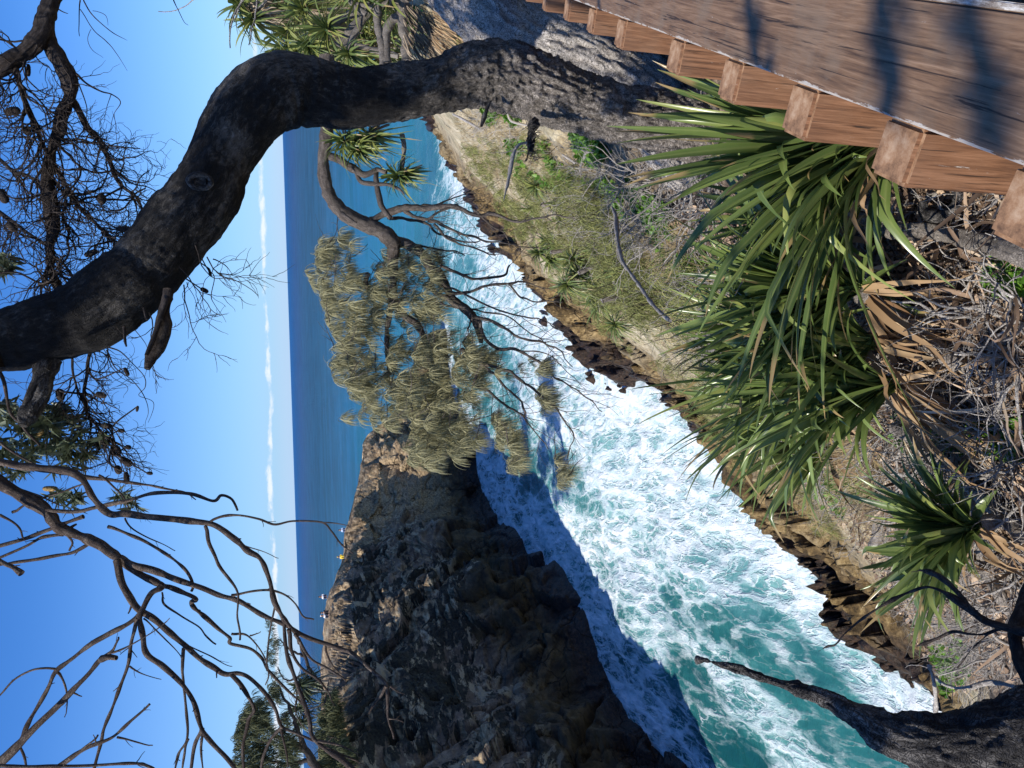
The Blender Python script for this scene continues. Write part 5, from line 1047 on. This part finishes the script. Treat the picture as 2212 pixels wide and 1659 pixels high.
# ------------------------------------------------------------------ brush, litter, creeper and scrub
def on_ground(poly, n, **k):
    P = grounds(scatter_poly(poly, n)); P = P[P[:, 2] > .5]; P[:, 2] = hfast(P[:, 0], P[:, 1]); return P
mb = MB()
NEARP = [(1440, 460), (2260, 330), (2260, 1420), (2050, 1500), (1950, 1330), (1860, 1180), (1700, 1000), (1560, 700)]
p = on_ground(NEARP, 26000); K = len(p); d_ = rdirs(K)*np.array([1, 1, .35]); d_ /= np.linalg.norm(d_, axis=1)[:, None]
L = (rng.uniform(.014, .06, K)*(.6+np.linalg.norm(p-CAM, axis=1)/9)); p = p+np.stack([0*L, 0*L, rng.uniform(0, .045, K)], 1)
blades(mb, p, p+d_*L[:, None], rdirs(K)*L[:, None]*.3, L*rng.uniform(.12, .36, K), 4, rng.uniform(-1, 1, K), rng.uniform(0, .6, K))
p = on_ground([(1900, 380), (2260, 330), (2260, 1420), (2050, 1480), (1950, 1300), (1850, 1100), (1800, 900), (1880, 600)], 520); K = len(p); d_ = rdirs(K)*np.array([1, 1, .5]); d_ /= np.linalg.norm(d_, axis=1)[:, None]; L = rng.uniform(.15, .55, K)
blades(mb, p+np.array([0, 0, .04]), p+d_*L[:, None]+np.array([0, 0, .08]), rdirs(K)*.05, rng.uniform(.006, .016, K), 10, rng.uniform(-3, 3, K), .3, .10)
tag(mb.build('leaf_litter', M['litter']), 'brown fallen leaves covering the bank under the plants', 'leaf litter', kind='stuff')
mb = MB()
for poly, n, L in [([(1950, 700), (2260, 640), (2260, 1450), (2080, 1480), (1980, 1300), (1900, 1060), (1860, 900)], 900, .42), ([(1700, 380), (2260, 330), (2260, 700), (1900, 700)], 240, .22), ([(1900, 1230), (2040, 1180), (2200, 1400), (2080, 1520)], 420, .5)]:
    for p in on_ground(poly, n):
        d_ = rdir(); d_[2] = abs(d_[2])*.45; twig(mb, onz(p)+np.array([0, 0, .01]), d_, L*rng.uniform(.4, 1.2), rng.choice([.003, .004, .006, .011]), 1, kids=3, wob=.6, sides=4)
tag(mb.build('dead_twigs', M['twigpale']), 'tangle of bleached dead twigs over the lower bank', 'twigs', kind='stuff')
mb = MB()
for poly, n, L in [([(1300, 330), (1420, 350), (1480, 480), (1400, 560), (1290, 520), (1250, 420)], 170, .9), ([(1130, 430), (1300, 330), (1400, 560), (1330, 620), (1200, 560)], 100, .9), ([(1010, 225), (1150, 240), (1200, 330), (1100, 330), (1030, 290)], 90, .7), ([(1480, 300), (1560, 330), (1560, 500), (1480, 480)], 60, .5), ([(1450, 560), (1640, 620), (1850, 1000), (1900, 1180), (1760, 1080), (1560, 860)], 320, .6)]:
    for p in on_ground(poly, n):
        d_ = rdir(); d_[2] = abs(d_[2])*.6; twig(mb, onz(p), d_, L*rng.uniform(.4, 1.2), rng.uniform(.006, .016), 2, kids=3, wob=.6, sides=4)
tag(mb.build('dead_brush', M['twigpale']), 'fine grey dead brushwood lying over the creeper and slope', 'brushwood', kind='stuff')
mb = MB()
CR = [([(1500, 560), (1640, 620), (1760, 860), (1880, 1080), (1820, 1120), (1680, 960), (1560, 780)], 1600), ([(1100, 300), (1200, 310), (1290, 400), (1200, 420), (1120, 380)], 900), ([(1195, 275), (1290, 290), (1330, 330), (1300, 360), (1220, 330)], 1500), ([(1290, 390), (1370, 380), (1440, 450), (1560, 470), (1500, 530), (1400, 500), (1330, 450)], 2200), ([(1050, 205), (1130, 235), (1125, 270), (1060, 265)], 800), ([(1330, 400), (1420, 420), (1560, 500), (1620, 640), (1500, 620), (1400, 520)], 2200), ([(1010, 55), (1060, 85), (1050, 110), (1000, 90)], 350), ([(1220, 130), (1300, 155), (1290, 175), (1225, 160)], 300), ([(840, 20), (920, 20), (910, 80), (850, 90)], 300),
      ([(1720, 900), (1800, 930), (1900, 1060), (1840, 1080), (1740, 980)], 1300), ([(2060, 930), (2240, 900), (2240, 1130), (2080, 1080)], 3000), ([(2000, 1080), (2100, 1060), (2120, 1200), (2010, 1180)], 700), ([(2150, 560), (2240, 560), (2240, 640), (2160, 630)], 250), ([(1960, 860), (2080, 880), (2060, 1000), (1960, 960)], 500), ([(2020, 1400), (2090, 1380), (2120, 1450), (2050, 1500)], 500)]
for poly, n in CR:
    p = on_ground(poly, int(n*1.6)); p = p[vnoise(p*1.2, 3) > -.1]; K = len(p); rr_ = np.linalg.norm(p-CAM, axis=1)
    L = .034*np.maximum(1, rr_/7); d_ = rdirs(K)+np.array([0, 0, .6]); d_ /= np.linalg.norm(d_, axis=1)[:, None]; q = p.copy(); q[:, 2] += rng.uniform(.01, .12, K)*np.minimum(1.5, rr_/7)
    blades(mb, q, q+d_*L[:, None]*1.4, rdirs(K)*L[:, None]*.2, L*.5, 4, 0, .2)
tag(mb.build('creeper', M['creeper']), 'bright green creeper spreading in patches over the slope', 'creeper', kind='stuff')
mb = MB(); sb = MB()
SCR = [([(1060, 440), (1130, 520), (1220, 620), (1300, 700), (1380, 760), (1420, 700), (1260, 540), (1110, 420)], 420), ([(1400, 640), (1500, 700), (1620, 900), (1560, 920), (1440, 780)], 160), ([(1440, 560), (1560, 600), (1640, 800), (1760, 1000), (1850, 1150), (1760, 1150), (1600, 1000), (1480, 860), (1400, 700)], 420), ([(1150, 330), (1330, 420), (1420, 540), (1340, 640), (1180, 560), (1060, 430), (1020, 320)], 500), ([(1060, 420), (1180, 380), (1300, 400), (1420, 540), (1440, 690), (1330, 680), (1180, 560), (1090, 500)], 800), ([(1010, 300), (1200, 300), (1250, 420), (1080, 440), (1020, 380)], 260), ([(1350, 560), (1420, 520), (1480, 620), (1430, 700)], 100)]
for poly, n in SCR:
    for p in on_ground(poly, n):
        if vnoise(np.array([p*.35]), 14)[0] < .0: continue
        rr_ = np.linalg.norm(p-CAM); q = onz(p)+np.array([0, 0, rng.uniform(.1, .7)])
        tuft(mb, q, 26, .42*rng.uniform(.6, 1.3), .0016*max(2.2, rr_/8), .28)
        if rng.random() < .3: twig(sb, onz(p), np.array([-.3, -.2, 1])+rdir()*.5, .8, .008, 1, kids=2)
tag(mb.build('scrub', M['scrub']), 'wispy grey-green scrub covering the far sandy slope', 'scrub', kind='stuff')
tag(sb.build('scrub_stems', M['twigdark']), 'dark thin stems inside the scrub of the far slope', 'stems', kind='stuff')
mb = MB()
for poly, n in [([(980, 240), (1100, 240), (1200, 330), (1120, 400), (1040, 380), (1000, 310)], 1500), ([(1250, 480), (1500, 500), (1500, 640), (1380, 600)], 900), ([(1640, 900), (1900, 960), (1930, 1100), (1820, 1090)], 1200), ([(1440, 560), (1700, 600), (1900, 900), (1960, 1250), (1860, 1180), (1700, 1050), (1520, 900), (1420, 700)], 3200), ([(1020, 260), (1300, 330), (1420, 480), (1300, 640), (1100, 480)], 1800), ([(900, 20), (1000, 30), (1040, 110), (960, 110)], 500)]:
    p = np.repeat(on_ground(poly, n), 3, 0); K = len(p); rr_ = np.linalg.norm(p-CAM, axis=1); d_ = rdirs(K)+np.array([0, 0, .6]); d_ /= np.linalg.norm(d_, axis=1)[:, None]
    blades(mb, p, p+d_*rng.uniform(.15, .4, K)[:, None], np.zeros(3), .0012*np.maximum(2, rr_/6), 4, 0, .1)
tag(mb.build('dry_grass', M['grass']), 'dry straw grass on the slope behind the trunk', 'grass', kind='stuff')

# ------------------------------------------------------------------ trees and shrubs on the far cliff
def cliff_tree(label, base, limbs, tufts, depth, L, wd, nper, matl='needlefar', name='she_oak'):
    b = G(*base, depth); t = thing(name, label, 'tree' if name == 'she_oak' else 'shrub', b)
    ms = MB()
    for l_ in limbs: Q, _ = gpath(ms, l_, depth, sides=8, wig=.08, seg=len(l_)*6); [twig(ms, Q[int(rng.integers(3, len(Q)))], unit(imgd(-.6, 0)+rdir()), 1.0, .02, 2, kids=3) for k in range(7)]
    if limbs: ms.build('trunk', M['twigdark'], t)
    ml = MB()
    for poly, n in tufts:
        for x, y in scatter_poly(poly, n): tuft(ml, G(x, y, depth+rng.uniform(-1.5, 1.5)), nper, L, wd, .35)
    ml.build('crown', M[matl], t); return t
cliff_tree('feathery she-oak leaning over the far cliff at the edge of the sky', (690, 1655), [[(700, 1700, 12), (660, 1620, 8), (610, 1600, 5), (570, 1560, 3)], [(660, 1620, 6), (630, 1540, 4), (600, 1480, 2)], [(680, 1640, 6), (620, 1650, 4), (560, 1640, 2)]],
           [([(505, 1590), (525, 1530), (550, 1505), (570, 1520), (575, 1600), (570, 1680), (500, 1680)], 190), ([(580, 1470), (600, 1465), (600, 1510), (570, 1520)], 16), ([(575, 1560), (640, 1580), (640, 1680), (575, 1680)], 60), ([(605, 1540), (620, 1540), (615, 1660), (600, 1620)], 20)], 54, .75, .022, 26)
cliff_tree('thin she-oak with sparse leaves standing right of the feathery one on the cliff', (690, 1500), [[(700, 1500, 5), (672, 1450, 4), (650, 1400, 3), (640, 1370, 2)], [(672, 1450, 3), (620, 1470, 2), (600, 1440, 1)], [(660, 1420, 3), (625, 1400, 2), (600, 1380, 1)]],
           [([(572, 1400), (590, 1370), (600, 1400), (590, 1440), (575, 1430)], 30), ([(575, 1340), (590, 1345), (590, 1370), (578, 1365)], 8)], 66, .5, .018, 16)
def cliff_shrub(label, hubs, depth, R, n, mt):
    c = G(*hubs[0], depth); t = thing('clifftop_shrub', label, 'shrub', c); a = MB(); d_ = MB()
    for h in hubs: rosette(a, d_, G(*h, depth+rng.uniform(-1, 1)), np.array([0, 0, 1.]), R, n, R*.05, 0, -.9, nseg=5)
    a.build('leaves', M[mt], t); sm = MB()
    for h in hubs: q = G(*h, depth); twig(sm, q+np.array([0, 0, -R*1.3]), np.array([0, 0, 1.]), R*1.3, .1, 0)
    sm.build('stem', M['pandtrunk'], t)
cliff_shrub('dark pandanus bush at the left end of the cliff top', [(660, 1500), (645, 1530), (668, 1470), (655, 1560), (650, 1480)], 64, 1.7, 70, 'banksia')
def bushes(label, poly, n, depth, mt='needlefar'):
    c = poly[0]; t = thing('clifftop_shrub', label, 'shrub', G(*c, depth)); ml = MB(); sm = MB()
    for x, y in scatter_poly(poly, n): q = G(x, y, depth+rng.uniform(-1.5, 1.5)); tuft(ml, q, 34, .7, .03, .5)
    ml.build('foliage', M[mt], t)
    for k in range(4): sm = MB(); x, y = poly[k % len(poly)]; twig(sm, G(x, y, depth), rdir(), 1.2, .04, 1); sm.build('stem', M['twigdark'], t)
bushes('olive shrub spilling over the lit edge of the far cliff', [(690, 1520), (720, 1490), (735, 1530), (730, 1600), (700, 1640), (680, 1590)], 90, 60)
bushes('grey-green shrub at the very edge of the far cliff behind the bare branches', [(690, 1620), (740, 1600), (760, 1640), (760, 1700), (690, 1700)], 90, 56)

# ------------------------------------------------------------------ people on the far cliff
def colmat(n, c, r=.7):
    m, N = newmat(n); finish(N, c, r); return m
SKIN = colmat('skin', (.42, .25, .17))
def person(label, x, y, depth, top, bottom, hair, face=1):
    c = G(x, y, depth); t = thing('person', label, 'person', c, 'people sitting on the far cliff')
    b = MB(); o_ = np.array([0, 0, 0.])
    body = [((0, 0, .10), .15), ((0, .02, .25), .16), ((0, .03, .42), .19), ((0, .03, .56), .16), ((0, .02, .63), .06), ((0, .0, .69), .06), ((0, -.01, .75), .095), ((0, -.01, .83), .10), ((0, 0, .90), .05)]
    V = crom(np.array([p for p, r_ in body]), 24)+c; R = np.interp(np.linspace(0, 8, 24), range(9), [r_ for p, r_ in body]); tube(b, V, R, 12)
    for s_ in (-1, 1):
        tube(b, crom(np.array([(.09*s_, 0, .12), (.12*s_, -.28*face, .34), (.12*s_, -.42*face, .05), (.12*s_, -.52*face, .02)]), 14)+c, np.interp(np.linspace(0, 1, 14), [0, .4, .85, 1], [.095, .07, .045, .04]), 9)
        tube(b, crom(np.array([(.18*s_, .03, .56), (.24*s_, -.06*face, .36), (.14*s_, -.26*face, .34), (.10*s_, -.32*face, .34)]), 12)+c, np.interp(np.linspace(0, 1, 12), [0, .5, .9, 1], [.06, .045, .035, .045]), 8)
    b.build('body', SKIN, t)
    h = MB(); tube(h, crom(np.array([(0, .02, .80), (0, .02, .88), (0, .01, .94)]), 6)+c, np.array([.10, .115, .115, .10, .07, .02]), 10); h.build('hair', colmat('hair', hair), t)
    k = MB(); tube(k, crom(np.array([(0, 0, .12), (0, .03, .42), (0, .03, .58)]), 8)+c, np.array([.17, .175, .19, .205, .21, .20, .17, .10]), 12)
    for s_ in (-1, 1): tube(k, crom(np.array([(.17*s_, .03, .56), (.24*s_, -.06*face, .37)]), 5)+c, np.full(5, .066), 8)
    k.build('shirt', colmat('shirt', top), t)
    q = MB()
    for s_ in (-1, 1): tube(q, crom(np.array([(.08*s_, .02, .12), (.12*s_, -.28*face, .345), (.12*s_, -.40*face, .10)]), 10)+c, np.linspace(.115, .06, 10), 9)
    q.build('trousers', colmat('trousers', bottom), t)
pz = lambda X_, Y_: ((1180+X_/3.687)/1.8228, (2050+Y_/3.687)/1.8228)
person('person in a white top sitting alone on the highest point of the cliff', *pz(395, 1095), 88, (.8, .82, .85), (.03, .04, .08), (.05, .03, .02))
person('person in a pale top with a white cap, left of the pair on the cliff', *pz(425, 1370), 84, (.75, .8, .85), (.02, .03, .06), (.7, .7, .7))
person('person all in black sitting at the right of a pair on the cliff', *pz(428, 1325), 84, (.015, .015, .02), (.015, .015, .02), (.02, .015, .01))
person('person in a pale blue shirt sitting at the low far end of the cliff top', *pz(668, 130), 100, (.5, .65, .85), (.1, .12, .2), (.05, .03, .02))
person('person in a bright yellow jacket sitting in the middle of the cliff top', *pz(650, 518), 97, (.85, .62, .05), (.8, .6, .08), (.6, .45, .1))

# ------------------------------------------------------------------ unseen crown of the charred tree, added to throw dapples and darken the trunk
sv3 = np.array(SUNV); mb = MB(); lb = MB()
TG = [(590, 205, 4.9, .30, 6), (660, 190, 5.0, .26, 6), (730, 180, 5.1, .16, 5.5), (545, 240, 4.8, .18, 5.5), (480, 380, 4.7, .10, 5), (880, 190, 5.3, .10, 5.5), (820, 230, 5.2, .05, 5.0), (215, 600, 4.5, .06, 5), (330, 660, 4.5, .06, 5), (120, 690, 4.4, .12, 5), (1180, 135, 5.4, .13, 5), (1110, 110, 5.3, .12, 5), (1290, 190, 5.6, .13, 5), (1020, 115, 5.3, .11, 5), (1350, 215, 5.8, .13, 5), (940, 150, 5.2, .09, 5), (60, 740, 4.3, .16, 5), (1420, 170, 7.0, .25, 7), (2060, 980, 3.7, .14, 5), (1960, 1000, 4.0, .10, 5), (2150, 800, 3.5, .10, 5), (1850, 1080, 4.2, .08, 5), (1620, 300, 4.0, .14, 5), (1780, 620, 4.0, .08, 5), (1600, 750, 4.1, .08, 5)]  # spots to shade; a leaf clump is added sunward of each
top = G(0, 737, 4.3)+np.array([-.5, -1.6, 2.8])
def hidden(P, m_=60):
    P = np.atleast_2d(P); q = P-CAM; dz = q@_f; dz_ = np.where(dz > .02, dz, 1); a = 512+FPX*(q@CX)/dz_; b = 384-FPX*(q@CY)/dz_
    return not bool(((dz > .02) & (a > -m_) & (a < 1024+m_) & (b > -m_) & (b < 768+m_)).any())
for x, y, t, r_, dd in TG:
    c = G(x, y, t)+sv3*dd
    while not hidden(c, 160) and dd < 14: dd += .5; c = G(x, y, t)+sv3*dd
    for k in range(int(26*(r_/.15)**1.6)+6): leafcluster(lb, c+rdir()*r_*rng.uniform(0, 1), np.array([0, 0, .3]), 9, .11, .013)
    pth = crom(np.array([top, (top+c)/2+np.array([0, -.4, .5]), c]), 14)
    if hidden(pth): tube(mb, pth, np.linspace(.035, .012, 14), 7)
for (x, y, t), (x2, y2) in [((1250, 10, 3.4), (1300, 120)), ((1560, 20, 2.0), (1640, 150)), ((1830, -20, 1.4), (1850, 260)), ((2060, 60, 1.25), (2120, 200))]:
    a_ = G(x, y, t)+sv3*5.2; b_ = G(x2, y2, t)+sv3*5.0; pth = crom(np.array([a_+(a_-b_)*2.5, a_, b_, b_+(b_-a_)*.4]), 40)
    if hidden(pth): tube(mb, pth, np.linspace(.022, .010, 40), 7)
    for k in range(10): q_ = pth[int(rng.integers(0, 40))]; leafcluster(lb, q_, np.array([0, 0, .2]), 6, .10, .012)
gp = np.array([G(0, 737, 4.3), G(-200, 760, 4.2), top]); tube(mb, crom(gp, 20), np.linspace(.15, .08, 20), 14)
mb.build('limbs', M['twigdark'], bent); lb.build('leaves', M['banksia'], bent)
